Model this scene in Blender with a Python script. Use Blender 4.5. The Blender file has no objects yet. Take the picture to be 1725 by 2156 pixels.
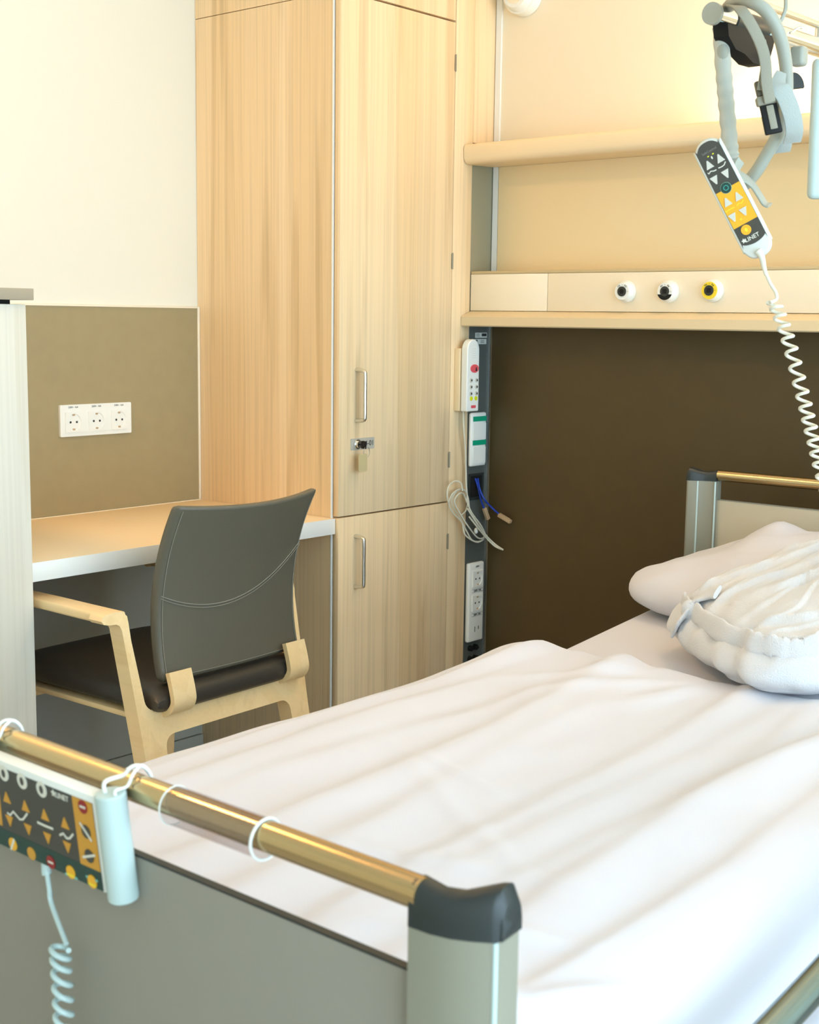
import bpy, bmesh, math, random
from mathutils import Vector, Matrix, noise
random.seed(4)
PI = math.pi
V = Vector
C = bpy.context.scene.collection

# ------------------------------------------------------------------ camera
F_PX, YAW, PITCH, ROLL, CAM_H = 2859.1765, -0.70966733, -0.14142299, -0.01307536, 1.25199
fw = V((math.sin(YAW)*math.cos(PITCH), math.cos(YAW)*math.cos(PITCH), math.sin(PITCH)))
r0 = V((math.cos(YAW), -math.sin(YAW), 0)); u0 = r0.cross(fw)
rt = math.cos(ROLL)*r0 - math.sin(ROLL)*u0
up = math.sin(ROLL)*r0 + math.cos(ROLL)*u0
cam_loc = V((0, 0, CAM_H))
cd = bpy.data.cameras.new('camera'); cam = bpy.data.objects.new('camera', cd); C.objects.link(cam)
cam.matrix_world = Matrix(((rt.x, up.x, -fw.x, 0), (rt.y, up.y, -fw.y, 0), (rt.z, up.z, -fw.z, CAM_H), (0, 0, 0, 1)))
cd.sensor_fit = 'HORIZONTAL'; cd.sensor_width = 36; cd.lens = 36*F_PX/1725
cd.clip_start = .02
cd.dof.use_dof = True; cd.dof.focus_distance = 3.0; cd.dof.aperture_fstop = 15
bpy.context.scene.camera = cam

def ray(x, y): return fw*F_PX + rt*(x-862.5) + up*(1078-y)
def on(x, y, ax, v):
    d = ray(x, y); return cam_loc + d*((v-cam_loc[ax])/d[ax])
def dep(x, y, D): return cam_loc + ray(x, y)*(D/F_PX)
def hit(x, y, p0, n):
    d = ray(x, y); return cam_loc + d*((p0-cam_loc).dot(n)/d.dot(n))

# ------------------------------------------------------------------ materials
def newmat(name):
    m = bpy.data.materials.new(name); m.use_nodes = True
    return m, m.node_tree.nodes, m.node_tree.links, m.node_tree.nodes['Principled BSDF']
def mat(name, col, rough=.5, metal=0, bump=0, bscale=200, spec=.5, trans=0, var=0, sheen=0, coat=0):
    m, N, L, b = newmat(name)
    b.inputs['Base Color'].default_value = (*col, 1); b.inputs['Roughness'].default_value = rough
    b.inputs['Metallic'].default_value = metal; b.inputs['Specular IOR Level'].default_value = spec
    b.inputs['Transmission Weight'].default_value = trans
    b.inputs['Sheen Weight'].default_value = sheen; b.inputs['Coat Weight'].default_value = coat
    tc = N.new('ShaderNodeTexCoord')
    if var:
        n = N.new('ShaderNodeTexNoise'); n.inputs['Scale'].default_value = bscale*.3; n.inputs['Detail'].default_value = 4
        mx = N.new('ShaderNodeMixRGB'); mx.blend_type = 'MULTIPLY'
        mx.inputs[1].default_value = (*col, 1)
        cr = N.new('ShaderNodeValToRGB'); cr.color_ramp.elements[0].position = .3; cr.color_ramp.elements[1].position = .7
        cr.color_ramp.elements[0].color = (1-var, 1-var, 1-var, 1)
        L.new(tc.outputs['Object'], n.inputs['Vector']); L.new(n.outputs['Fac'], cr.inputs[0]); L.new(cr.outputs[0], mx.inputs[2])
        mx.inputs[0].default_value = 1; L.new(mx.outputs[0], b.inputs['Base Color'])
    if bump:
        n = N.new('ShaderNodeTexNoise'); n.inputs['Scale'].default_value = bscale; n.inputs['Detail'].default_value = 5
        bp = N.new('ShaderNodeBump'); bp.inputs['Strength'].default_value = bump; bp.inputs['Distance'].default_value = .002
        L.new(tc.outputs['Object'], n.inputs['Vector']); L.new(n.outputs['Fac'], bp.inputs['Height']); L.new(bp.outputs[0], b.inputs['Normal'])
    return m
def emit(name, col, s):
    m, N, L, b = newmat(name)
    b.inputs['Base Color'].default_value = (*col, 1)
    b.inputs['Emission Color'].default_value = (*col, 1); b.inputs['Emission Strength'].default_value = s
    return m
def wood(name, c_light, c_mid, c_dark, axis='Z', rough=.45, plank=1.0, k=1.0):
    m, N, L, b = newmat(name)
    b.inputs['Roughness'].default_value = rough
    tc = N.new('ShaderNodeTexCoord')
    def mp(sx, sl):
        q = N.new('ShaderNodeMapping'); s = [sx, sx, sx]; s['XYZ'.index(axis)] = sl
        q.inputs['Scale'].default_value = s; L.new(tc.outputs['Object'], q.inputs['Vector']); return q.outputs[0]
    def nz(v, sc, det=3, dist=0):
        n = N.new('ShaderNodeTexNoise'); n.inputs['Scale'].default_value = sc; n.inputs['Detail'].default_value = det
        n.inputs['Distortion'].default_value = dist; L.new(v, n.inputs['Vector']); return n.outputs['Fac']
    def ramp(f, stops):
        r = N.new('ShaderNodeValToRGB'); e = r.color_ramp.elements
        e[0].position, e[0].color = stops[0][0], (*stops[0][1], 1); e[1].position, e[1].color = stops[-1][0], (*stops[-1][1], 1)
        for p, c in stops[1:-1]:
            q = e.new(p); q.color = (*c, 1)
        L.new(f, r.inputs[0]); return r.outputs[0]
    # broad boards: vertical voronoi-ish bands
    v1 = N.new('ShaderNodeTexVoronoi'); v1.inputs['Scale'].default_value = 9*plank; L.new(mp(1, .02), v1.inputs['Vector'])
    sep = N.new('ShaderNodeSeparateColor'); L.new(v1.outputs['Color'], sep.inputs[0])
    base = ramp(sep.outputs[0], [(0, c_mid), (.5, tuple((a+b_)/2 for a, b_ in zip(c_light, c_mid))), (1, c_light)])
    fine = ramp(nz(mp(1, .012), 130, 4), [(.36, (1-.13*k,)*3), (.55, (1, 1, 1)), (1, (1, 1, 1))])
    band = ramp(nz(mp(1, .04), 20, 4, .5), [(.33, tuple(d/mm for d, mm in zip(c_dark, c_mid))), (.43, (1, 1, 1)), (1, (1, 1, 1))])
    m1 = N.new('ShaderNodeMixRGB'); m1.blend_type = 'MULTIPLY'; m1.inputs[0].default_value = .8*k; L.new(base, m1.inputs[1]); L.new(fine, m1.inputs[2])
    m2 = N.new('ShaderNodeMixRGB'); m2.blend_type = 'MULTIPLY'; m2.inputs[0].default_value = .55*k; L.new(m1.outputs[0], m2.inputs[1]); L.new(band, m2.inputs[2])
    L.new(m2.outputs[0], b.inputs['Base Color'])
    return m

M = {}
M['wood'] = wood('ash_veneer', (.87, .67, .42), (.80, .585, .33), (.56, .37, .17))
M['woodpale'] = wood('limed_wood', (.80, .76, .66), (.74, .69, .58), (.6, .53, .4), plank=1.5, k=.7)
M['woodchair'] = wood('bent_beech', (.95, .70, .38), (.90, .64, .32), (.70, .44, .18), axis='X', plank=2, k=.5)
M['wall'] = mat('cream_wall_paint', (.80, .77, .66), .8, bump=.05, bscale=300)
M['wallhead'] = mat('warm_wall_panel', (.84, .75, .58), .55)
M['white'] = mat('white_paint', (.85, .84, .80), .5)
M['ceil'] = mat('ceiling_paint', (.85, .83, .78), .9)
M['floor'] = mat('grey_linoleum', (.46, .44, .40), .45, var=.15, bscale=60)
M['taupe'] = mat('taupe_board', (.34, .275, .145), .6, bump=.05, var=.06, bscale=90)
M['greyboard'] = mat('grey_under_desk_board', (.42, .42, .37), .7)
M['dark'] = mat('dark_brown_board', (.078, .050, .015), .5, var=.08, bscale=50)
M['desk'] = mat('cream_laminate', (.93, .74, .48), .4)
M['edge'] = mat('white_laminate_edge', (.86, .86, .82), .4)
M['beige'] = mat('beige_enamel', (.86, .68, .43), .45)
M['beigelt'] = mat('pale_beige_enamel', (.88, .79, .62), .45)
M['ochre'] = mat('ochre_profile', (.58, .47, .27), .5)
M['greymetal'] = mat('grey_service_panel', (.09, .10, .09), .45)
M['alu'] = mat('brushed_aluminium', (.75, .75, .72), .3, metal=1)
M['steel'] = mat('satin_steel', (.72, .70, .64), .28, metal=1)
M['hinge'] = mat('dull_hinge_metal', (.28, .24, .17), .5, metal=.6)
M['chrome'] = mat('chrome', (.85, .85, .85), .08, metal=1)
M['warmtube'] = mat('warm_reflection_tube', (.60, .44, .23), .20, metal=1)  # aluminium tube; warm reflections of the room are put into its base colour
M['cap'] = mat('dark_grey_plastic', (.018, .024, .023), .42)
M['black'] = mat('black_plastic', (.012, .012, .011), .6, spec=.2)
M['post'] = mat('grey_beige_enamel', (.26, .25, .19), .4)
M['panel'] = mat('grey_bed_panel', (.27, .25, .205), .5, bump=.03)
M['plastic'] = mat('white_plastic', (.84, .85, .80), .35)
M['plasticg'] = mat('pale_grey_plastic', (.62, .65, .60), .4)
M['mint'] = mat('pale_mint_plastic', (.50, .62, .60), .35)
M['linen'] = mat('white_bed_linen', (.63, .62, .665), .9, bump=.12, bscale=500, sheen=.2)
M['terry'] = mat('white_terry_cloth', (.67, .665, .675), 1, bump=.8, bscale=420, sheen=.4)
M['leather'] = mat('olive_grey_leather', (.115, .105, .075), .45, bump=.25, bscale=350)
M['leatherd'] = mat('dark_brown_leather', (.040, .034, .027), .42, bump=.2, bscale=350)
M['stitch'] = mat('stitch_thread', (.26, .24, .19), .8)
M['ring'] = mat('grey_rubber_handle', (.36, .37, .31), .5)
M['strap'] = mat('grey_webbing', (.30, .285, .22), .9, bump=.5, bscale=600)
M['key_dark'] = mat('charcoal_keypad', (.055, .052, .042), .4)
M['amber'] = mat('amber_keypad', (.85, .42, .02), .4)
M['amberd'] = mat('dull_amber_print', (.62, .30, .03), .4)
M['green'] = mat('dark_green_print', (.006, .045, .035), .4)
M['green2'] = mat('bright_green_label', (.0, .33, .18), .4)
M['red'] = mat('dark_red_print', (.28, .01, .01), .4)
M['pink'] = mat('coral_red_button', (.75, .10, .12), .35)
M['yellow'] = mat('yellow_print', (.90, .66, .03), .4)
M['lime'] = mat('lime_button', (.72, .72, .02), .4)
M['print'] = mat('pale_print', (.72, .70, .60), .5)
M['ink'] = mat('dark_ink', (.03, .03, .03), .5)
M['btn'] = mat('pale_grey_button', (.62, .60, .52), .45)
M['blue'] = mat('blue_cable', (.01, .05, .42), .4)
M['tan'] = mat('tan_connector', (.50, .36, .22), .4)
M['tagc'] = mat('tan_key_tag', (.55, .45, .24), .5)
M['cord'] = mat('cream_cord', (.72, .70, .58), .45)

def thin_glass(name, tint, refl):
    m, N, L, b = newmat(name); N.remove(b)
    t = N.new('ShaderNodeBsdfTransparent'); t.inputs[0].default_value = (*tint, 1)
    g = N.new('ShaderNodeBsdfGlossy'); g.inputs['Roughness'].default_value = .03
    x = N.new('ShaderNodeMixShader'); x.inputs[0].default_value = refl
    L.new(t.outputs[0], x.inputs[1]); L.new(g.outputs[0], x.inputs[2]); L.new(x.outputs[0], N['Material Output'].inputs[0]); return m
M['glass'] = thin_glass('window_glass', (.97, .99, .98), .05)
M['clear'] = thin_glass('clear_plastic', (.90, .88, .88), .07)
M['uplight'] = emit('warm_uplight_tube', (1, .86, .64), 75)
M['lamp'] = emit('warm_ceiling_diffuser', (1, .56, .22), 62)
M['amberlens'] = emit('amber_lens', (1, .45, .08), 1.2)

# ------------------------------------------------------------------ object helpers
def thing(name, label, cat, loc=(0, 0, 0), group=None, mtx=None):
    o = bpy.data.objects.new(name, None); C.objects.link(o)
    o.empty_display_size = .05
    o.matrix_world = mtx if mtx else Matrix.Translation(V(loc))
    o['label'] = label; o['category'] = cat
    if group: o['group'] = group
    return o
def tag(o, label, cat, group=None):
    o['label'] = label; o['category'] = cat
    if group: o['group'] = group
    return o
WM = {}
def obj(name, bm, m, parent=None, local=False, smooth=35, label=None, org=None):
    me = bpy.data.meshes.new(name)
    bmesh.ops.recalc_face_normals(bm, faces=bm.faces)
    o = bpy.data.objects.new(name, me); C.objects.link(o)
    if parent is not None:
        pm = WM.get(parent.name, None) or parent.matrix_world.copy() if parent.parent is None else WM[parent.name]
        if not local: bm.transform(pm.inverted())
        o.parent = parent; WM[o.name] = pm
    else:
        if org is None:
            xs = [v.co for v in bm.verts]
            mn = V((min(v.x for v in xs), min(v.y for v in xs), min(v.z for v in xs))); mx = V((max(v.x for v in xs), max(v.y for v in xs), max(v.z for v in xs)))
            org = V(((mn.x+mx.x)/2, (mn.y+mx.y)/2, mn.z))
        org = V(org); bm.transform(Matrix.Translation(-org)); o.location = org
        WM[o.name] = Matrix.Translation(org)
    bm.to_mesh(me); bm.free()
    me.materials.append(m)
    if smooth:
        me.shade_smooth()
        try: me.set_sharp_from_angle(angle=math.radians(smooth))
        except Exception: pass
    if label: o['label'] = label
    return o
def struct(name, bm, m, parent=None, smooth=35):
    o = obj(name, bm, m, parent, smooth=smooth)
    o['kind'] = 'structure'
    return o
def B(): return bmesh.new()
def box(bm, a, b, bev=0, seg=2, mtx=None):
    lo = [min(a[i], b[i]) for i in range(3)]; hi = [max(a[i], b[i]) for i in range(3)]
    vs = [bm.verts.new((x, y, z)) for x in (lo[0], hi[0]) for y in (lo[1], hi[1]) for z in (lo[2], hi[2])]
    fs = [bm.faces.new([vs[i] for i in q]) for q in ((0, 1, 3, 2), (4, 6, 7, 5), (0, 4, 5, 1), (2, 3, 7, 6), (0, 2, 6, 4), (1, 5, 7, 3))]
    allv = vs
    if bev:
        es = list({e for f in fs for e in f.edges})
        r = bmesh.ops.bevel(bm, geom=es, offset=bev, segments=seg, profile=.5, affect='EDGES')
        allv = list({v for f in r['faces'] for v in f.verts})
    if mtx:
        bmesh.ops.transform(bm, matrix=mtx, verts=allv)
    return bm
def prism(bm, pts, fn, d):
    """pts: 2D outline; fn(u,v,w)->world; extruded w from d[0] to d[1]"""
    n = len(pts)
    a = [bm.verts.new(fn(u, v, d[0])) for u, v in pts]; b = [bm.verts.new(fn(u, v, d[1])) for u, v in pts]
    bm.faces.new(a); bm.faces.new(list(reversed(b)))
    for i in range(n): bm.faces.new([a[i], b[i], b[(i+1) % n], a[(i+1) % n]])
    return bm
def rrect(w, h, r, n=5, cx=0, cy=0):
    p = []
    for sx, sy, a0 in ((1, 1, 0), (-1, 1, 90), (-1, -1, 180), (1, -1, 270)):
        for i in range(n+1):
            a = math.radians(a0 + 90*i/n)
            p.append((cx+sx*(w/2-r)+r*math.cos(a), cy+sy*(h/2-r)+r*math.sin(a)))
    return p
def ngon(r, n=24, cx=0, cy=0, ry=None):
    return [(cx+r*math.cos(2*PI*i/n), cy+(ry or r)*math.sin(2*PI*i/n)) for i in range(n)]
def catmull(P, k=8, closed=False):
    P = [V(p) for p in P]; n = len(P); out = []
    rng = range(n if closed else n-1)
    for i in rng:
        g = lambda j: P[j % n] if closed else P[max(0, min(n-1, j))]
        p0, p1, p2, p3 = g(i-1), g(i), g(i+1), g(i+2)
        for s in range(k):
            t = s/k
            out.append(.5*((2*p1)+(p2-p0)*t+(2*p0-5*p1+4*p2-p3)*t*t+(3*p1-p0-3*p2+p3)*t**3))
    if not closed: out.append(P[-1])
    return out
def sweep(bm, P, prof, closed=False, upv=None, scale=None, caps=True):
    """prof: list of (a,b) offsets in the (side, normal) frame"""
    P = [V(p) for p in P]; n = len(P); rings = []
    def tan(i):
        if closed: return (P[(i+1) % n]-P[(i-1) % n]).normalized()
        return (P[min(n-1, i+1)]-P[max(0, i-1)]).normalized()
    t0 = tan(0)
    nrm = V(upv) if upv is not None else (V((0, 0, 1)) if abs(t0.z) < .9 else V((1, 0, 0)))
    for i in range(n):
        t = tan(i)
        base = V(upv) if upv is not None else nrm
        nn = base - t*base.dot(t)
        if nn.length < 1e-5: nn = t.orthogonal()
        nn.normalize(); nrm = nn
        s = t.cross(nn)
        k = scale[i] if scale else 1
        rings.append([bm.verts.new(P[i]+(s*a+nn*b)*k) for a, b in prof])
    m = len(prof)
    for i in range(n if closed else n-1):
        A, Bq = rings[i], rings[(i+1) % n]
        for j in range(m): bm.faces.new([A[j], A[(j+1) % m], Bq[(j+1) % m], Bq[j]])
    if not closed and caps:
        bm.faces.new(rings[0]); bm.faces.new(list(reversed(rings[-1])))
    return bm
def tube(bm, P, r, n=12, closed=False, scale=None): return sweep(bm, P, ngon(r, n), closed, scale=scale)
def cyl(bm, p0, p1, r, r1=None, n=28):
    p0, p1 = V(p0), V(p1); r1 = r if r1 is None else r1
    return sweep(bm, [p0, p0+(p1-p0)*.5, p1], ngon(1, n), scale=[r, (r+r1)/2, r1])
def sphere(bm, c, rx, ry, rz, n=14, m=20):
    vs = []
    for i in range(1, n):
        th = PI*i/n
        vs.append([bm.verts.new((c[0]+rx*math.sin(th)*math.cos(2*PI*j/m), c[1]+ry*math.sin(th)*math.sin(2*PI*j/m), c[2]+rz*math.cos(th))) for j in range(m)])
    t = bm.verts.new((c[0], c[1], c[2]+rz)); b = bm.verts.new((c[0], c[1], c[2]-rz))
    for j in range(m):
        bm.faces.new([t, vs[0][j], vs[0][(j+1) % m]]); bm.faces.new([b, vs[-1][(j+1) % m], vs[-1][j]])
        for i in range(n-2): bm.faces.new([vs[i][j], vs[i+1][j], vs[i+1][(j+1) % m], vs[i][(j+1) % m]])
    return bm
def coil(P, r, pitch_turns, wire_r, bm, e1, e2, per=16, lean=0):
    """P: axis polyline (dense), helix of radius r"""
    n = int(pitch_turns*per); L_ = len(P)-1; out = []
    for i in range(n+1):
        t = i/n*L_; k = min(int(t), L_-1); c = P[k].lerp(P[k+1], t-k)
        a = 2*PI*i/per
        ax = (P[k+1]-P[k]).normalized()
        out.append(c + (V(e1)*math.cos(a) + V(e2)*math.sin(a))*r + ax*lean*math.cos(a))
    tube(bm, out, wire_r, 8); return out
def text(s, size, mtx, m, parent, name='lettering', depth=.0003, bold=0):
    cu = bpy.data.curves.new('t', 'FONT'); cu.body = s; cu.size = size; cu.align_x = 'CENTER'; cu.align_y = 'CENTER'; cu.extrude = depth; cu.offset = bold
    t = bpy.data.objects.new('t', cu); C.objects.link(t)
    dg = bpy.context.evaluated_depsgraph_get(); me = bpy.data.meshes.new_from_object(t.evaluated_get(dg))
    bm = B(); bm.from_mesh(me); bm.transform(mtx)
    bpy.data.objects.remove(t); bpy.data.curves.remove(cu); bpy.data.meshes.remove(me)
    return obj(name, bm, m, parent, smooth=0)
def frame(o, right, upd):
    """matrix whose local x=right, y=up, z=normal towards viewer"""
    r = V(right).normalized(); u = V(upd); u = (u-r*u.dot(r)).normalized(); n = r.cross(u)
    return Matrix(((r.x, u.x, n.x, o[0]), (r.y, u.y, n.y, o[1]), (r.z, u.z, n.z, o[2]), (0, 0, 0, 1)))
def plate(bm, mtx, pts, z0, z1):
    prism(bm, pts, lambda u, v, w: mtx @ V((u, v, w)), (z0, z1)); return bm

# ------------------------------------------------------------------ room numbers
XW, XF, YW, YD, YH = -2.930, -2.387, 2.498, 2.945, 3.125     # desk wall, wardrobe front, wardrobe side, door hinge, head wall
XR, YB, ZC = 1.9, -1.7, 2.62

# ------------------------------------------------------------------ shell
struct('floor', box(B(), (XW-.1, YB-.1, -.05), (XR+.1, YH+.15, 0)), M['floor'])
struct('ceiling', box(B(), (XW-.1, YB-.1, ZC), (XR+.1, YH+.15, ZC+.05)), M['ceil'])
struct('wall_left', box(B(), (XW-.1, YB-.1, 0), (XW, YH+.1, ZC)), M['wall'])
struct('wall_head', box(B(), (XW, YH, 0), (XR+.1, YH+.1, ZC)), M['wallhead'])
struct('wall_back', box(B(), (XW, YB-.1, 0), (XR+.1, YB, ZC)), M['wall'])
wy0, wy1, wz0, wz1 = -1.4, 2.8, .12, 2.45
bm = B()
box(bm, (XR, YB, 0), (XR+.1, YH, wz0)); box(bm, (XR, YB, wz1), (XR+.1, YH, ZC))
box(bm, (XR, YB, wz0), (XR+.1, wy0, wz1)); box(bm, (XR, wy1, wz0), (XR+.1, YH, wz1))
struct('wall_right', bm, M['wall'])
bm = B()
for a, b in (((wy0, wz0), (wy1, wz0+.06)), ((wy0, wz1-.06), (wy1, wz1)), ((wy0, wz0), (wy0+.06, wz1)), ((wy1-.06, wz0), (wy1, wz1)), (((wy0+wy1)/2-.04, wz0), ((wy0+wy1)/2+.04, wz1))):
    box(bm, (XR+.03, a[0], a[1]), (XR+.08, b[0], b[1]), .004)
win = struct('window_1', bm, M['white'])
for y0, y1 in ((wy0+.06, (wy0+wy1)/2-.04), ((wy0+wy1)/2+.04, wy1-.06)):
    obj('pane', box(B(), (XR+.053, y0, wz0+.06), (XR+.057, y1, wz1-.06)), M['glass'], win)
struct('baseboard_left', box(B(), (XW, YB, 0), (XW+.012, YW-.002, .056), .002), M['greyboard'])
struct('baseboard_right', box(B(), (XR-.012, YB, 0), (XR, YH, .06), .002), M['white'])
# white metal corner profile of the head wall, above and below the wall rail
struct('trim_1', box(B(), (XF+.002, YH-.006, 1.386), (XF+.020, YH, 1.676)), M['white'])
struct('trim_2', box(B(), (XF+.002, YH-.006, 1.735), (XF+.020, YH, ZC)), M['white'])

# ------------------------------------------------------------------ wardrobe
w = thing('wardrobe', 'tall ash veneer wardrobe with steel handles beside the desk', 'wardrobe', (XW, YW, 0))
bm = B(); box(bm, (XW+.001, YW, .06), (XF-.023, YD+.08, 2.0405)); box(bm, (XW+.001, YW, 2.0425), (XF-.023, YD+.08, ZC-.002))
obj('carcass', bm, M['wood'], w)
obj('plinth', box(B(), (XW+.001, YW+.004, 0), (XF-.06, YD+.08, .06)), M['wood'], w)
obj('edge_strip', box(B(), (XF-.0265, YW-.0015, .06), (XF-.0225, YW+.004, ZC-.002)), M['edge'], w, label='thin white edge strip')
def door(z0, z1):
    return obj('door', box(B(), (XF-.019, YW+.001, z0), (XF, YD-.0015, z1), .0012), M['wood'], w)
d1 = door(.745, 2.039); d2 = door(.065, .741); d3 = door(2.044, ZC-.004)
obj('filler_panel', box(B(), (XF-.022, YD+.0015, .0), (XF, 3.0265, ZC-.003), .001), M['wood'], w)
def bow_handle(z0, z1, y, d):
    pts = catmull([(XF, y, z0), (XF+.012, y, z0), (XF+.027, y, z0+.003), (XF+.031, y, z0+.012), (XF+.031, y, (z0+z1)/2), (XF+.031, y, z1-.012), (XF+.027, y, z1-.003), (XF+.012, y, z1), (XF, y, z1)], 6)
    obj('door_handle', tube(B(), pts, .0052, 14), M['steel'], d, label='brushed steel bow handle')
bow_handle(.990, 1.120, 2.562, d1); bow_handle(.555, .688, 2.562, d2)
for z, d in ((1.0, None),):
    pass
for z, d in ((1.935, d1), (1.41, d1), (.862, d1), (.63, d2), (.2, d2)):
    bm = B(); cyl(bm, (XF+.001, YD, z-.022), (XF+.001, YD, z+.022), .0028, n=10); box(bm, (XF-.001, YD-.004, z-.02), (XF+.0012, YD+.004, z+.02))
    obj('hinge', bm, M['hinge'], d)
LP = frame((XF, 2.587, .929), (0, 1, 0), (0, 0, 1))
bm = B(); plate(bm, LP, rrect(.090, .030, .003), 0, .0015); lp = obj('number_plate', bm, M['alu'], d1, label='metal plate reading 34-01')
lp.data.materials[0] = mat('grey_number_plate', (.48, .45, .38), .4)
text('34-01', .019, LP @ Matrix.Translation((.021, 0, .0018)), M['ink'], lp)
bm = B(); k0 = V((XF, 2.563, .929)); cyl(bm, k0+V((.0015, 0, 0)), k0+V((.008, 0, 0)), .013, .0125); cyl(bm, k0+V((.008, 0, 0)), k0+V((.014, 0, 0)), .0095, .009)
obj('lock', bm, M['chrome'], d1)
key = thing('key', 'small key in the wardrobe lock with a tan tag hanging from it', 'key', k0+V((.014, 0, 0)))
bm = B(); box(bm, k0+V((.0145, -.003, -.002)), k0+V((.020, .003, .002)), .0008); box(bm, k0+V((.019, -.0018, -.010)), k0+V((.036, .0018, .010)), .0015)
obj('key_head', bm, M['black'], key)
rc = k0+V((.034, .004, -.018)); bm = B(); tube(bm, [rc+V((0, .011*math.cos(a), .014*math.sin(a))) for a in [2*PI*i/24 for i in range(24)]], .0007, 6, closed=True)
obj('key_ring', bm, M['steel'], key)
bm = B(); TG = frame((XF+.034, 2.553, .884), (.05, 1, 0), (0, .0, 1)); plate(bm, TG, rrect(.030, .046, .005), -.001, .001); obj('key_tag', bm, M['tagc'], key, label='plain tan plastic tag')

# ------------------------------------------------------------------ desk niche
wp = thing('wall_panel', 'taupe square board on the wall above the desk', 'wall panel', (XW, 1.6, .74))
obj('board', box(B(), (XW+.0005, 1.5905, .742), (XW+.008, YW-.008, 1.272)), M['taupe'], wp)
bm = B(); box(bm, (XW+.0005, YW-.008, .742), (XW+.011, YW-.001, 1.277), .001); box(bm, (XW+.0005, 1.5905, 1.272), (XW+.011, YW-.008, 1.277), .001)
obj('edging', bm, M['beigelt'], wp, label='cream edging strip')
dk = thing('desk', 'cream built-in desk top with a white front edge', 'desk', (XW, 1.6, .70))
obj('desk_top', box(B(), (XW+.001, 1.5905, .7005), (XF-.0105, YW-.001, .740), .001), M['desk'], dk)
obj('front_edge', box(B(), (XF-.0105, 1.5905, .700), (XF-.0095, YW-.001, .7402), .0003), M['edge'], dk)
obj('back_edging', box(B(), (XW+.0005, 1.5905, .740), (XW+.012, YW-.001, .7415)), M['beigelt'], dk)
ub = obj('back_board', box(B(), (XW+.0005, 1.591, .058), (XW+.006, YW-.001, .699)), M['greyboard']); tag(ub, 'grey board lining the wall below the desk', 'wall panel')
# cabinet left
cb = thing('low_cabinet', 'whitewashed low cabinet with a taupe top beside the desk', 'cabinet', (XW, 1.0, 0))
obj('carcass', box(B(), (XW+.013, .455, .001), (XF-.004, 1.5895, 1.2705), .0015), M['woodpale'], cb)
obj('shadow_gap', box(B(), (XW+.013, .46, 1.2705), (XF-.03, 1.57, 1.2790)), M['black'], cb)
obj('cabinet_top', box(B(), (XW+.001, .44, 1.2790), (XF+.012, 1.5985, 1.3020), .0015), mat('taupe_laminate', (.40, .34, .25), .5), cb)

def schuko(parent, mtx, s=1.0, lab=True):
    """one 50x50 socket insert, faces local +z"""
    bm = B(); 
    R = .0215*s; n = 32
    sq = rrect(.054*s, .054*s, .003, 4)
    plate(bm, mtx, sq, -.001, .0008)
    # raised frame with round recess
    outer = [(.026*s*max(-1, min(1, 1.4*math.cos(2*PI*i/n))), .026*s*max(-1, min(1, 1.4*math.sin(2*PI*i/n)))) for i in range(n)]
    def ring(pts, z): return [bm.verts.new(mtx @ V((x, y, z))) for x, y in pts]
    a = ring(outer, .003); b = ring(ngon(R, n), .003); c = ring(ngon(R*.95, n), .0009); o = ring(outer, .0005)
    for i in range(n):
        j = (i+1) % n
        bm.faces.new([a[i], a[j], b[j], b[i]]); bm.faces.new([b[i], b[j], c[j], c[i]]); bm.faces.new([o[i], o[j], a[j], a[i]])
    s_ = obj('socket', bm, M['plastic'], parent)
    for x in (-.0095, .0095): obj('pin_hole', plate(B(), mtx, ngon(.0030*s, 12, x*s, 0), .0009, .0012), M['ink'], s_)
    for y in (-.0185, .0185): obj('earth_clip', plate(B(), mtx, rrect(.007*s, .0045*s, .001, 3, 0, y*s), .0009, .0025), M['tan'], s_)
    return s_
sp = thing('socket_plate', 'white triple socket plate on the taupe board above the desk', 'socket', (XW+.008, 2.1415, .9827))
SM = frame((XW+.008, 2.1415, .9827), (0, 1, 0), (0, 0, 1))
bm = B(); plate(bm, SM, rrect(.223, .0812, .003), 0, .007); obj('cover_plate', bm, M['plastic'], sp)
for i in (-1, 0, 1):
    mm = SM @ Matrix.Translation((i*.0715, -.004, .0068)); s_ = schuko(sp, mm)
    bm = B(); plate(bm, mm, rrect(.036, .0006, .0002, 1, 0, .0285), .0005, .0010)
    text('230V~ 16A', .0065, SM @ Matrix.Translation((i*.0715, .034, .0072)), M['ink'], s_); bm.free()

# ------------------------------------------------------------------ chair
CX = -2.15
ch = thing('armchair', 'olive leather chair with bent beech arms at the desk', 'chair', (CX-.2, 1.912, 0))
yc = 1.912
def lean(z, x=CX): return x + .004 + (.43-z)*.21
def hfil(p, q, r_, n=5):
    return None
def mirror(pts): return [(2*yc-y, z) for y, z in pts]
# rear frame: H-shaped ply panel, outline in (y,z)
def arc(cx, cy, r, a0, a1, n=6): return [(cx+r*math.cos(math.radians(a0+(a1-a0)*i/n)), cy+r*math.sin(math.radians(a0+(a1-a0)*i/n))) for i in range(n+1)]
Lh = []
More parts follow.
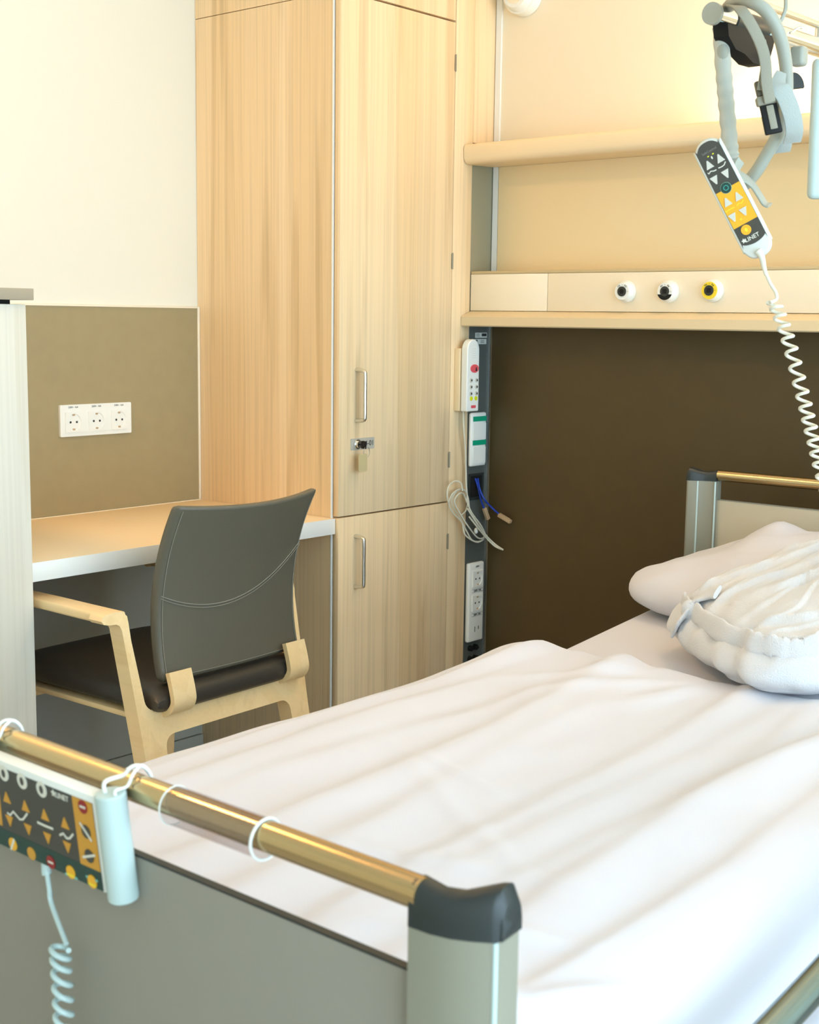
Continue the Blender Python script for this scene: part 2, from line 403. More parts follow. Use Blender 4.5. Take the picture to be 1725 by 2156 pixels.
# left half, from lower inside, going down the inside, foot, up outside, top bend, back down inside, to the cross rail top
Lh += [(yc, .398)]
Lh += [(1.755, .398)] + arc(1.745, .373, .025, 90, 170, 5)
Lh += [(1.702, .0), (1.672, .0)]
Lh += [(1.661, .40), (1.652, .622)]
Lh += [(1.648, .6325), (1.640, .637), (1.622, .638), (1.610, .641), (1.605, .648), (1.610, .656), (1.622, .660)]
Lh += [(1.645, .661), (1.660, .658), (1.670, .649), (1.671, .634), (1.671, .60), (1.681, .478)]
Lh += arc(1.706, .478, .025, 185, 270, 5)
Lh += [(yc, .453)]
out = Lh + [(min(y-.016, 2.158 if z > .61 else 9), z) for y, z in reversed(mirror(Lh)) if abs(y-yc) > 1e-6]
bm = B(); prism(bm, out, lambda u, v, w_: V((lean(v)+w_, u, v)), (-.040, .0))
obj('rear_frame', bm, M['woodchair'], ch)
# arms
for s in (1, -1):
    Y = lambda y: yc + s*(y-yc)
    AY = 1.640 if s > 0 else 2.128
    A = catmull([(lean(.65)-.002, AY, .6495), (-2.30, AY, .6505), (-2.45, AY, .652), (-2.62, AY, .650), (-2.645, AY, .640), (-2.652, AY, .60), (-2.66, AY, .45)], 6)
    bm = B(); sweep(bm, A, rrect(.054, .021, .006, 3), upv=(-.05, 0, 1)) if False else sweep(bm, A[:25], rrect(.054, .021, .006, 3), upv=(0, 0, 1))
    obj('armrest', bm, M['woodchair'], ch)
    # front leg
    fl = [(-2.625, Y(1.640), .640), (-2.635, Y(1.655), .42), (-2.645, Y(1.675), .0)]
    bm = B(); sweep(bm, catmull(fl, 6), rrect(.045, .03, .006, 3), upv=(1, 0, 0)); obj('front_leg', bm, M['woodchair'], ch)
# front rail
bm = B(); box(bm, (-2.64, 1.655, .385), (-2.615, 2*yc-1.655, .43), .006); obj('front_rail', bm, M['woodchair'], ch)
# seat shell (ply) with two up-curved brackets
bm = B(); box(bm, (-2.64, 1.70, .421), (CX-.03, 2*yc-1.70, .434), .004); obj('seat_shell', bm, M['woodchair'], ch)
for y0, y1 in ((1.722, 1.782), (2.064, 2.124)):
    path = catmull([(CX-.10, (y0+y1)/2, .441), (CX-.02, (y0+y1)/2, .4405), (CX+.016, (y0+y1)/2, .447), (CX+.032, (y0+y1)/2, .466), (CX+.030, (y0+y1)/2, .49), (CX+.018, (y0+y1)/2, .53)], 6)
    bm = B(); sweep(bm, path, rrect(y1-y0, .013, .003, 3), upv=(1, 0, .01) if False else (0, 1, 0)) if False else None
    bm = B()
    n = len(path); rings = []
    for i, p in enumerate(path):
        t = (path[min(n-1, i+1)]-path[max(0, i-1)]).normalized(); nn = V((t.z, 0, -t.x))
        rings.append([bm.verts.new(V((p.x, y, p.z))+nn*q) for y, q in ((y0, -.006), (y1, -.006), (y1, .006), (y0, .006))])
    for i in range(n-1):
        for j in range(4): bm.faces.new([rings[i][j], rings[i][(j+1) % 4], rings[i+1][(j+1) % 4], rings[i+1][j]])
    bm.faces.new(rings[0]); bm.faces.new(rings[-1][::-1])
    obj('back_bracket', bm, M['woodchair'], ch)
# seat cushion
bm = B()
def cushion(bm, x0, x1, y0, y1, z0, z1, e=.05, n=24, crown=.008):
    G = []
    for i in range(n+1):
        row = []
        for j in range(n+1):
            a = -1+2*i/n; b = -1+2*j/n
            row.append((a, b))
        G.append(row)
    def pt(a, b, top):
        # superellipse-like rounding near the edges
        sa = math.sin(a*PI/2); sb = math.sin(b*PI/2)
        x = (x0+x1)/2+(x1-x0)/2*sa; y = (y0+y1)/2+(y1-y0)/2*sb
        hh = (1-abs(sa)**8)**.35*(1-abs(sb)**8)**.35
        zm = (z0+z1)/2; h = (z1-z0)/2*hh + (crown*(1-sa*sa)*(1-sb*sb) if top else 0)
        return (x, y, zm + (h if top else -h))
    T = [[bm.verts.new(pt(a, b, True)) for a, b in r] for r in G]
    Bt = [[T[i][j] if i in (0, n) or j in (0, n) else bm.verts.new(pt(G[i][j][0], G[i][j][1], False)) for j in range(n+1)] for i in range(n+1)]
    for i in range(n):
        for j in range(n):
            bm.faces.new([T[i][j], T[i+1][j], T[i+1][j+1], T[i][j+1]])
            bm.faces.new([Bt[i][j], Bt[i][j+1], Bt[i+1][j+1], Bt[i+1][j]])
    return bm
cushion(bm, -2.64, CX+.022, 1.693, 2*yc-1.693, .435, .500)
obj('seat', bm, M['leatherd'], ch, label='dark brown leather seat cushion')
# back shell
def bx(u, v):
    return -2.155 + .1606*v*v - .1056*v + .034*(1-u*u)*(.35+.65*v)
def by(u, v): return yc + .024 + u*.205
def bz(u, v): return .503 + .363*v + .010*(u*u)*v
NU, NV = 28, 28
def shell(off, sc=1.0):
    rows = []
    for j in range(NV+1):
        r_ = []
        for i in range(NU+1):
            u = -1+2*i/NU; v = j/NV
            r_.append(V((bx(u, v)+off, by(u, v), bz(u, v))))
        rows.append(r_)
    return rows
bm = B()
outer = shell(0); inner = shell(-.026)
for rows, d in ((outer, 1), (inner, -1)):
    pass
Ov = [[bm.verts.new(p) for p in r] for r in outer]; Iv = [[bm.verts.new(p) for p in r] for r in inner]
for j in range(NV):
    for i in range(NU):
        bm.faces.new([Ov[j][i], Ov[j][i+1], Ov[j+1][i+1], Ov[j+1][i]]); bm.faces.new([Iv[j][i], Iv[j+1][i], Iv[j+1][i+1], Iv[j][i+1]])
for i in range(NU):
    bm.faces.new([Ov[0][i], Iv[0][i], Iv[0][i+1], Ov[0][i+1]]); bm.faces.new([Ov[NV][i], Ov[NV][i+1], Iv[NV][i+1], Iv[NV][i]])
for j in range(NV):
    bm.faces.new([Ov[j][0], Ov[j+1][0], Iv[j+1][0], Iv[j][0]]); bm.faces.new([Ov[j][NU], Iv[j][NU], Iv[j+1][NU], Ov[j+1][NU]])
bk = obj('backrest', bm, M['leather'], ch, smooth=50, label='olive grey leather backrest')
md = bk.modifiers.new('b', 'BEVEL'); md.width = .009; md.segments = 3; md.limit_method = 'ANGLE'; md.angle_limit = math.radians(50)
bm = B()
def bpnt(u, v, o=.0012): return V((bx(u, v)+o, by(u, v), bz(u, v)))
seam = [bpnt(-.97+1.94*i/40, .40-.0+(.085*((i/40-.36)**2)/.13)) for i in range(41)]
tube(bm, seam, .0011, 6); tube(bm, [p+V((0, 0, -.006)) for p in seam], .0008, 6)
for s in (-1, 1): tube(bm, [bpnt(s*.945, .02+.95*i/30) for i in range(31)], .0009, 6)
tube(bm, [bpnt(-.93+1.86*i/30, .025) for i in range(31)], .0008, 6)
obj('stitching', bm, M['stitch'], bk)

pv = Matrix.Translation((CX, yc, 0)); ch.matrix_world = pv @ Matrix.Rotation(math.radians(2.2), 4, 'Z') @ pv.inverted() @ ch.matrix_world
# ------------------------------------------------------------------ head wall fittings
X1 = .9
lower = obj('head_wall_panel', box(B(), (XF+.012, YH-.008, .01), (X1, YH-.001, 1.2325)), M['dark']); tag(lower, 'large dark brown board on the wall behind the bed', 'wall panel')
mb = obj('wall_board', box(B(), (XF+.022, YH-.006, 1.386), (X1, YH-.001, 1.6755)), mat('warm_beige_board', (.84, .66, .38), .5)); tag(mb, 'warm beige board between the light rail and the supply channel', 'wall panel')
# service strip on the side wall, wardrobe-front plane
ss = thing('service_panel', 'narrow grey service panel standing between wardrobe and dark board', 'service panel', (XF, 3.08, 0))
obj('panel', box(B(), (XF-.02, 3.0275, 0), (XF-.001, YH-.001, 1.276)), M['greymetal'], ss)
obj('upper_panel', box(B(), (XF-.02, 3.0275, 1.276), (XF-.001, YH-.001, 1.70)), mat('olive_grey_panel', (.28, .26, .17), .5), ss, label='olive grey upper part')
obj('edge_profile', box(B(), (XF-.001, YH-.006, .0), (XF+.005, YH-.001, 1.2325)), M['alu'], ss)
tag(obj('uplit_strip', box(B(), (XF-.02, 3.0275, 1.735), (XF-.001, YH-.001, ZC-.003)), M['wood']), 'grey strip above the light rail at the wall corner, coloured pale for the uplight', 'filler strip')  # grey strip continues here; paleness under the uplight is put into its material
# equipment channel
eq = thing('equipment_channel', 'beige medical supply channel with gas outlets above the bed', 'supply channel', (-1.5, 3.08, 1.23))
CS = on(1153, 614, 1, 3.027).x
def ch_prof(x0, x1, bm):
    return bm
obj('cover_panel', box(B(), (XF+.002, 3.027, 1.2765), (CS-.001, YH-.001, 1.3765), .0008), M['beigelt'], eq)
obj('cover_panel', box(B(), (CS+.001, 3.027, 1.2765), (X1, YH-.001, 1.3765), .0008), M['beigelt'], eq)
obj('top_profile', box(B(), (XF+.002, 3.0275, 1.3772), (X1, YH-.001, 1.3850), .0008), M['ochre'], eq)
bm = B(); prism(bm, [(YH-.001, 1.2328), (2.992, 1.2328), (2.988, 1.236), (2.988, 1.259), (2.992, 1.262), (3.029, 1.2755), (YH-.001, 1.2755)], lambda u, v, w_: V((w_, u, v)), (XF+.0015, X1))
obj('ledge', bm, mat('beige_ledge', (.72, .58, .36), .45), eq)
bm = B(); box(bm, on(1157, 669, 1, 3.01)-V((0, .0005, .0018)), on(1171, 664, 1, 3.01)+V((0, .003, .001)))
obj('maker_mark', bm, M['ochre'], eq)
# light rail
lr = thing('light_rail', 'cream light rail glowing upwards on the wall above the bed', 'wall lamp', (-1.5, 3.05, 1.67))
pts = [(YH-.001, 1.676), (3.02, 1.6735)] + [(3.004+.018*math.cos(math.radians(a)), 1.6915+.018*math.sin(math.radians(a))) for a in (270, 250, 230, 210, 190)] + [(2.985, 1.715), (2.987, 1.722), (2.993, 1.7265), (3.03, 1.729), (3.03, 1.700), (YH-.001, 1.700)]
bm = B(); prism(bm, pts, lambda u, v, w_: V((w_, u, v)), (XF+.002, X1)); obj('housing', bm, M['beige'], lr, smooth=40)
bm = B(); box(bm, (-1.62, 3.04, 1.701), (X1-.15, 3.075, 1.722), .004); obj('light_tube', bm, M['uplight'], lr)

# gas outlets
for i, (px, kind, lab) in enumerate(((1310, 'o', 'white gas outlet with hexagonal hole, leftmost on the beige channel'), (1400, 'a', 'gas outlet with black lower collar, middle one on the beige channel'), (1493, 'v', 'gas outlet with a yellow ring on the beige channel'))):
    p = on(px+10, 614 if i < 2 else 612, 1, 3.027); p.y = 3.0265
    g = thing('gas_outlet', lab, 'gas outlet', p, group=None)
    GM = frame(p, (1, 0, 0), (0, 0, 1)); n_ = V((0, -1, 0))
    bm = B(); cyl(bm, p, p+n_*.007, .028, .0275); cyl(bm, p+n_*.007, p+n_*.020, .0265, .0215); obj('flange', bm, M['plastic'], g)
    bm = B(); cyl(bm, p+n_*.020, p+n_*.0225, .0212, .0208, 40); rg = obj('collar', bm, M['yellow'] if kind == 'v' else M['plastic'], g, label='yellow collar' if kind == 'v' else 'white collar')
    if kind == 'a':
        bm = B(); poly = [(.0213*math.cos(math.radians(a)), .0213*math.sin(math.radians(a))) for a in range(200, 341, 7)]
        plate(bm, GM, poly, .0222, .0232); obj('half_collar', bm, M['black'], g)
    bm = B(); cyl(bm, p+n_*.0225, p+n_*.0245, .0125, .0125, 32); obj('valve', bm, M['cap'], g)
    bm = B(); plate(bm, GM, ngon(.0068, 6 if kind == 'o' else 4, 0, 0) if kind == 'o' else rrect(.0115, .0115, .0008, 2), .0245, .0251); obj('port', bm, M['black'], g)
    t_ = {'o': 'O2', 'a': 'Air', 'v': 'Vac'}[kind]
    for sgn in (-1, 1):
        ang = -sgn*.62
        text(t_, .0062, GM @ Matrix.Rotation(ang, 4, 'Z') @ Matrix.Translation((0, .0165, .0228)), M['ink'], rg)
    for a in (0, 90):
        a = math.radians(a); obj('index_mark', plate(B(), GM, ngon(.0012, 3, .0165*math.cos(a), .0165*math.sin(a)), .0225, .0229), M['ink'], rg)

# round wall spot at the top edge
p = V((-2.290, YH-.001, 2.128)); n_ = V((0, -1, 0))
sl = thing('wall_spot', 'round white wall spot with an amber centre high over the light rail', 'wall light', p)
bm = B(); cyl(bm, p, p+n_*.03, .056, .053, 40); cyl(bm, p+n_*.03, p+n_*.05, .049, .040, 40); obj('body', bm, M['plastic'], sl)
bm = B(); cyl(bm, p+n_*.05, p+n_*.052, .030, .030, 32); obj('front_ring', bm, M['beigelt'], sl)
bm = B(); cyl(bm, p+n_*.052, p+n_*.054, .011, .011, 24); obj('lens', bm, M['amberlens'], sl)

# nurse call handset in its holder
nc = thing('call_handset', 'white call handset with a red button in a beige wall holder', 'call handset', (XF, 2.99, .998))
obj('holder', box(B(), (XF+.0005, 2.962, .9985), (XF+.020, 3.014, 1.172), .002), M['beige'], nc, label='beige wall holder')
HM = frame((XF+.024, 2.990, 1.095), (0, 1, 0), (0, 0, 1))
hp = [(-.027, -.097), (.027, -.097)] + [(.027*math.cos(math.radians(a)), .073+.030*math.sin(math.radians(a))) for a in range(0, 181, 15)]
bm = B(); plate(bm, HM, hp, 0, .022); hs = obj('handset', bm, M['plastic'], nc, smooth=40); q = hs.modifiers.new('b', 'BEVEL'); q.width = .003; q.segments = 3; q.limit_method = 'ANGLE'; q.angle_limit = math.radians(40)
bm = B(); plate(bm, HM, ngon(.0175, 28, .004, .022, .0115), .022, .0245); cb_ = obj('call_button', bm, M['pink'], hs, label='oval red call button')
bm = B(); plate(bm, HM, [(.006, .015), (.014, .015), (.0115, .026), (.0085, .026)], .0245, .0249); obj('call_symbol', bm, M['ink'], cb_)
for r_ in range(3):
    for c_ in range(2):
        bm = B(); plate(bm, HM, ngon(.0062, 16, -.010+.0245*c_, -.0105-.0185*r_), .022, .0235); b_ = obj('button', bm, M['btn'], hs)
        bm = B(); plate(bm, HM, ngon(.0032, 10, -.008+.0245*c_, -.0105-.0185*r_), .0235, .0238); obj('button_mark', bm, M['ink'], b_)
for c_ in range(2):
    bm = B(); plate(bm, HM, ngon(.0062, 16, -.008+.021*c_, -.061), .022, .0238); obj('button', bm, M['lime'], hs, label='small lime green button')
bm = B(); plate(bm, HM, rrect(.021, .008, .002, 3, .003, -.084), .022, .0226); obj('label', bm, M['pink'], hs, label='small red label')
bm = B()
for k in range(5): plate(bm, HM, rrect(.018, .0007, .0003, 1, .002, .052+.006*k), .022, .0223)
obj('speaker_slots', bm, M['btn'], hs)
text('CALL', .006, HM @ Matrix.Translation((.003, .002, .0223)), M['ink'], hs) if False else None
# two small stickers on the panel
for z, yy in ((1.208, 3.082), (1.190, 3.080)):
    sm = frame((XF-.001, yy, z), (0, 1, 0), (0, 0, 1)); top = z > 1.2
    bm = B(); plate(bm, sm, rrect(.054, .0145, .001, 2), 0, .0006); st = obj('sticker', bm, M['plasticg'])
    tag(st, 'upper small pale sticker at the top of the grey panel' if top else 'lower small pale sticker at the top of the grey panel', 'sticker')
    bm = B(); plate(bm, sm, rrect(.022, .008, .0005, 1, .014 if top else -.021, .001) if top else rrect(.009, .010, .0005, 1, -.019, 0), .0006, .0008)
    for k in range(3): plate(bm, sm, rrect(.016, .0010, .0002, 1, -.015 if top else .008, .003-.003*k), .0006, .0008)
    obj('print', bm, M['ink'], st)
# light switch with green labels
def zof(px, py): return on(px, py, 0, XF+.01).z
sw = thing('light_switch', 'white double rocker switch with green label strips', 'switch', (XF, 3.07, .84))
bm = B(); box(bm, (XF-.0008, 3.030, .836), (XF+.012, 3.100, .990), .0055, 3); obj('switch_plate', bm, M['plastic'], sw)
SWM = frame((XF+.012, 3.067, .913), (0, 1, 0), (0, 0, 1))
for zc in (.028, -.040):
    bm = B(); plate(bm, SWM, rrect(.056, .048, .002, 3, 0, zc-.005), 0, .0022); rk = obj('rocker', bm, M['plastic'], sw)
    bm = B(); plate(bm, SWM, rrect(.060, .014, .001, 2, 0, zc+.031), 0, .0018); gl = obj('label_strip', bm, M['green2'], sw, label='green label strip')
# cable outlet
co = thing('cable_outlet', 'black recessed cable outlet with blue cables below the switch', 'cable outlet', (XF, 3.08, .74))
bm = B()
for a, b in (((3.036, .806), (3.104, .814)), ((3.036, .738), (3.104, .746)), ((3.036, .746), (3.043, .806)), ((3.097, .746), (3.104, .806))): box(bm, (XF-.0008, a[0], a[1]), (XF+.003, b[0], b[1]), .001)
obj('frame', bm, M['cap'], co)
obj('recess', box(B(), (XF-.0009, 3.043, .746), (XF+.0002, 3.097, .806)), M['black'], co)
def CP(x, y, ofs=.03):
    q = on(930+x/2.915, 680+y/2.915, 0, XF+ofs)
    return q if q.y < 3.098 else on(930+x/2.915, 680+y/2.915, 1, 3.098)
c1 = thing('network_cable', 'short blue network cable with tan plug hanging straight down', 'cable', CP(210, 960, .001))
bm = B(); tube(bm, catmull([CP(207, 955, .001), CP(225, 1010, .012), CP(240, 1080, .02), CP(262, 1140, .022)], 6), .0028, 8); obj('cable', bm, M['blue'], c1)
def plug(root, a, b):
    a, b = V(a), V(b); mm = frame((a+b)/2, (b-a), V((1, 0, 0)).cross(b-a))
    bm = B(); L_ = (b-a).length; box(bm, (-L_/2, -.006, -.005), (L_/2, .006, .005), .001, mtx=mm); box(bm, (-L_/2+.002, -.002, .005), (L_/2-.006, .002, .0075), .0005, mtx=mm)
    obj('plug', bm, M['tan'], root, label='tan plastic plug')
plug(c1, CP(262, 1135, .022), CP(285, 1205, .022))
c2 = thing('network_cable', 'blue network cable with tan plug sticking out over the dark board', 'cable', CP(220, 960, .001))
bm = B(); tube(bm, catmull([CP(222, 955, .001), CP(235, 1020, .020), CP(265, 1085, .035), CP(310, 1135, .04), CP(360, 1180, .042)], 6), .0028, 8); obj('cable', bm, M['blue'], c2)
plug(c2, CP(352, 1178, .042), CP(425, 1222, .042))
# handset cord bundle
cr = thing('coiled_cord', 'cream handset cord wound in loops in front of the grey panel', 'cord', CP(150, 1200, .02))
bm = B()
def cpath(L_, o): return [CP(x, y, o+.004*math.sin(i*1.7)) for i, (x, y) in enumerate(L_)]
P_ = [(133, 548), (136, 640), (146, 780), (150, 900), (152, 1000), (160, 1090), (150, 1150), (120, 1180)]
tube(bm, catmull([V((XF+.012, 2.985, .9975))]+cpath(P_, .016), 6), .0022, 8)
bm2 = bm
loops = [[(62, 1090), (90, 1035), (135, 1025), (162, 1070), (175, 1150), (225, 1225), (262, 1290), (245, 1335), (190, 1335), (150, 1270), (110, 1190), (75, 1140)],
         [(45, 1110), (70, 1045), (120, 1020), (155, 1045), (160, 1110), (205, 1200), (255, 1270), (262, 1320), (215, 1345), (145, 1300), (125, 1225), (70, 1165)],
         [(80, 1100), (100, 1055), (130, 1045), (150, 1085), (185, 1165), (240, 1240), (268, 1305), (225, 1320), (165, 1250), (115, 1170)]]
for k, Lp in enumerate(loops): tube(bm, catmull(cpath(Lp, .020+.006*k), 6, closed=True), .0022, 8, closed=True)
tube(bm, catmull(cpath([(48, 1120), (35, 1060), (45, 1000), (85, 970), (120, 985), (128, 1030)], .03), 6), .0022, 8)
tube(bm, catmull(cpath([(160, 1140), (210, 1220), (270, 1300), (325, 1355), (378, 1392)], .042), 6), .0024, 8)
tube(bm, catmull(cpath([(170, 1190), (225, 1260), (280, 1325), (330, 1372), (378, 1392)], .040), 6), .0024, 8)
obj('cord', bm, M['cord'], cr)
obj('cord_clip', sphere(B(), CP(212, 1275, .03), .006, .006, .009), M['plastic'], cr)
# power strip
ps = thing('power_outlets', 'tall white outlet plate with two round sockets low on the panel', 'socket', (XF, 3.07, .32))
bm = B(); box(bm, (XF-.0008, 3.030, .322), (XF+.014, 3.102, .556), .006, 3); obj('cover_plate', bm, M['plastic'], ps)
PM = frame((XF+.014, 3.069, .439), (0, 1, 0), (0, 0, 1))
for zc in (.069, -.002):
    mm = PM @ Matrix.Translation((0, zc, .0002)); s_ = schuko(ps, mm, .92)
    bm = B()
    for dy in (-.0305, -.0385): plate(bm, mm, rrect(.050, .0006, .0002, 1, 0, dy), .001, .0014)
    obj('label_frame', bm, M['ink'], s_)
    text('230V~ 16A', .007, mm @ Matrix.Translation((0, -.0345, .0014)), M['ink'], s_)
text('230V~', .007, PM @ Matrix.Translation((0, .105, .0006)), M['ink'], ps)
obj('flat_slot', plate(B(), PM, rrect(.0022, .016, .0005, 1, -.008, -.080), .0, .0006), M['ink'], ps)
obj('flat_slot', plate(B(), PM, rrect(.0022, .010, .0005, 1, .009, -.077), 0, .0006), M['ink'], ps)
for k, (dy, dz) in enumerate(((0, 0), (.0235, 0), (0, -.032), (.0235, -.032))):
    p = V((XF-.001, 3.056+dy, .301+dz)); bm = B(); cyl(bm, p, p+V((.010, 0, 0)), .0085, .0080, 18); cyl(bm, p+V((.010, 0, 0)), p+V((.015, 0, 0)), .004, .004, 12)
    tag(obj('jack_socket', bm, M['black']), ('upper left', 'upper right', 'lower left', 'lower right')[k]+' of the four black jack sockets low on the panel', 'jack socket', 'black jack sockets')
p = V((XF-.001, 3.076, .246)); tag(obj('signal_button', cyl(B(), p, p+V((.006, 0, 0)), .006, .005, 16), M['plastic']), 'small white button below the four black jacks', 'button')

# ------------------------------------------------------------------ bed
BX0, BX1 = -1.588, -.548
bed = thing('hospital_bed', 'hospital bed with grey end boards and end rails tinted by warm reflections', 'bed', ((BX0+BX1)/2, 1.8, 0))
cxb = (BX0+BX1)/2
def sg_(x, p): return math.copysign(abs(x)**p, x)
def end_board(Y, zr, zcap, zpan, d):
    """d=+1: curves towards +y at the outer corners (foot end); d=-1 head end"""
    hw = (BX1-BX0)/2
    root = obj('end_panel', box(B(), (cxb-hw+.060, Y-.005, .30), (cxb+hw-.060, Y+.002, zpan), .001), M['panel'] if d > 0 else mat('warm_lit_bed_panel', (.54, .49, .37), .5), bed)  # head panel base colour lightened to carry the warm light on it
    bm = B(); box(bm, (cxb-hw+.060, Y-.0055, zpan), (cxb+hw-.060, Y+.0025, zpan+.002)); obj('panel_edging', bm, M['cap'] if d > 0 else M['panel'], root)
    bm = B(); tube(bm, [(cxb-hw+.06, Y, zr), (cxb, Y, zr), (cxb+hw-.06, Y, zr)], .0130, 28); 
    obj('end_rail', bm, M['warmtube'], bed, label='tubular metal end rail tinted by warm reflections')
    for s in (-1, 1):
        O_ = [(-.002, -.013), (.018, -.012), (.034, -.008), (.048, -.001), (.058, .006), (.0615, .0090), (.0630, .0125)]
        I_ = [(-.002, .014), (.016, .017), (.029, .024), (.040, .032), (.050, .0385), (.056, .0410), (.0600, .0400)]
        e1 = [(.0624, .022), (.0612, .034)]
        wp2 = lambda q: (cxb+s*(hw-.063+q[0]), Y+d*q[1])
        pl = [wp2(q) for q in O_ + e1 + I_[::-1]]
        bm = B(); prism(bm, pl, lambda u, v, w_: V((u, v, w_)), (.12, zcap)); pst = obj('post', bm, M['post'], root, smooth=25)
        bm = B()
        for q0, q1 in (((.0585, .0068), (.0626, .0110)),):
            a_, b_ = wp2(q0), wp2(q1); nn = V((a_[1]-b_[1], b_[0]-a_[0])).normalized()*.0004
            cyl(bm, (*wp2((.0612, .0098)), .13), (*wp2((.0612, .0098)), zcap-.0005), .0022, n=10)
        if d < 0:
            for q_ in ((-.001, .015), (.0372, .0298)): cyl(bm, (*wp2(q_), .13), (*wp2(q_), zcap-.0005), .0022, n=10)
        obj('edge_bead', bm, M['mint'], pst)
        bm = B(); rings = []; ns = len(O_); mt_ = 12
        for i in range(ns):
            k = max(0, O_[i][0])/.063; g = 1.04
            ztop = zr + .0130 - .0055*math.sin(min(1, k/.85)*PI)*(k < .85) + .0035*max(0, (k-.7)/.3)
            ex = .0008
            mx_, my_ = (O_[i][0]+I_[i][0])/2, (O_[i][1]+I_[i][1])/2
            hx_, hy_ = (I_[i][0]-O_[i][0])/2*g, (I_[i][1]-O_[i][1])/2*g
            H = ztop-zcap; rr = .55 if i < ns-1 else .8; sh = 1 if i < ns-1 else .78
            ring = []
            for q in range(mt_+1):
                a = PI*q/mt_; cc, ss_ = -sg_(math.cos(a), .62), sg_(math.sin(a), .62)
                ring.append(((mx_+hx_*cc+ex*(i > 3), my_+hy_*cc), zcap + H*sh*ss_))
            rings.append(ring)
        # rounded outer end
        for f_, dx_ in ((.55, .0012), (.0, .0016)):
            base_ = rings[ns-1]
            rings.append([((p[0][0]+dx_, p[0][1]), zcap+(p[1]-zcap)*(.9 if f_ else .75)) for p in base_])
        VR = [[bm.verts.new((*wp2(p[0]), p[1])) for p in r] for r in rings]
        for i in range(len(VR)-1):
            for q in range(mt_): bm.faces.new([VR[i][q], VR[i][q+1], VR[i+1][q+1], VR[i+1][q]])
            bm.faces.new([VR[i][0], VR[i+1][0], VR[i+1][mt_], VR[i][mt_]])
        bm.faces.new(VR[0]); bm.faces.new(VR[-1][::-1])
        obj('post_cap', bm, M['cap'], root, smooth=50, label='dark grey post cap')
    return root
end_board(.731, .832, .8105, .7705, 1)
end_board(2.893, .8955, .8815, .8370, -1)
# chassis
bm = B(); box(bm, (BX0+.08, .80, .40), (BX0+.12, 2.84, .46), .004); box(bm, (BX1-.12, .80, .40), (BX1-.08, 2.84, .46), .004)
for y in (.85, 1.5, 2.1, 2.75): box(bm, (BX0+.08, y-.02, .405), (BX1-.08, y+.02, .455), .004)
obj('bed_frame', bm, M['post'], bed)
for x in (BX0+.09, BX1-.09):
    for y in (.82, 2.80):
        bm = B(); box(bm, (x-.025, y-.025, .10), (x+.025, y+.025, .42), .004); lg = obj('leg', bm, M['post'], bed)
        bm = B(); cyl(bm, (x-.016, y, .06), (x+.016, y, .06), .06, n=28); obj('castor', bm, M['cap'], lg)
        bm = B(); cyl(bm, (x-.022, y, .06), (x-.017, y, .06), .018, n=16); box(bm, (x-.024, y-.012, .06), (x-.020, y+.012, .14)); box(bm, (x+.020, y-.012, .06), (x+.024, y+.012, .14)); box(bm, (x-.024, y-.012, .12), (x+.024, y+.012, .14)); obj('castor_fork', bm, M['post'], lg)
# folded side rail on the right
sa, sb = on(1640, 2156, 0, -.530), on(1725, 2062, 0, -.530)
bm = B(); dz = (sb.z-sa.z)/(sb.y-sa.y)
P0 = V((-.530, .93, sa.z+dz*(.93-sa.y))); P1 = V((-.530, 1.62, sa.z+dz*(1.62-sa.y)))
tube(bm, catmull([P0+V((0, -.02, -.22)), P0+V((0, -.02, -.05)), P0, P0.lerp(P1, .5), P1, P1+V((0, .03, -.05)), P1+V((0, .03, -.22))], 8), .0165, 20)
sr = obj('side_rail', bm, mat('polished_dark_steel', (.20, .27, .28), .16, metal=1), bed, label='polished steel side rail folded down')
bm = B(); box(bm, (-.560, .94, P0.z-.13), (-.536, 1.6, P0.z-.10), .003); tube(bm, [P0+V((0, .02, -.10)), P0.lerp(P1, .5)+V((0, 0, -.10)), P1+V((0, -.02, -.10))], .012, 16); obj('lower_bar', bm, M['alu'], sr)
# mattress
def mz(y): return .600 + max(0, y-2.15)*.095
def loft(bm, secs):
    R = [[bm.verts.new(p) for p in s] for s in secs]; m_ = len(R[0])
    for i in range(len(R)-1):
        for j in range(m_): bm.faces.new([R[i][j], R[i][(j+1) % m_], R[i+1][(j+1) % m_], R[i+1][j]])
    bm.faces.new(R[0]); bm.faces.new(R[-1][::-1]); return bm
secs = []
NY = 40
for i in range(NY+1):
    y = .775+(2.862-.775)*i/NY; e = min(i, NY-i); k = 1 if e > 1 else (.97 if e == 1 else .93)
    zt = mz(y); zb = zt-.135; zc_ = (zt+zb)/2
    secs.append([(cxb+.003+u*.5, y, zc_+v*k) for u, v in rrect(.872*2*k*.5*2*.5*2*.5*2 if False else 1.744*k, (zt-zb), .055, 5)])
mt = obj('mattress', loft(B(), [[V(p) for p in s] for s in secs]), M['linen'], smooth=60); tag(mt, 'mattress in a white fitted sheet, bare near the pillow', 'mattress')
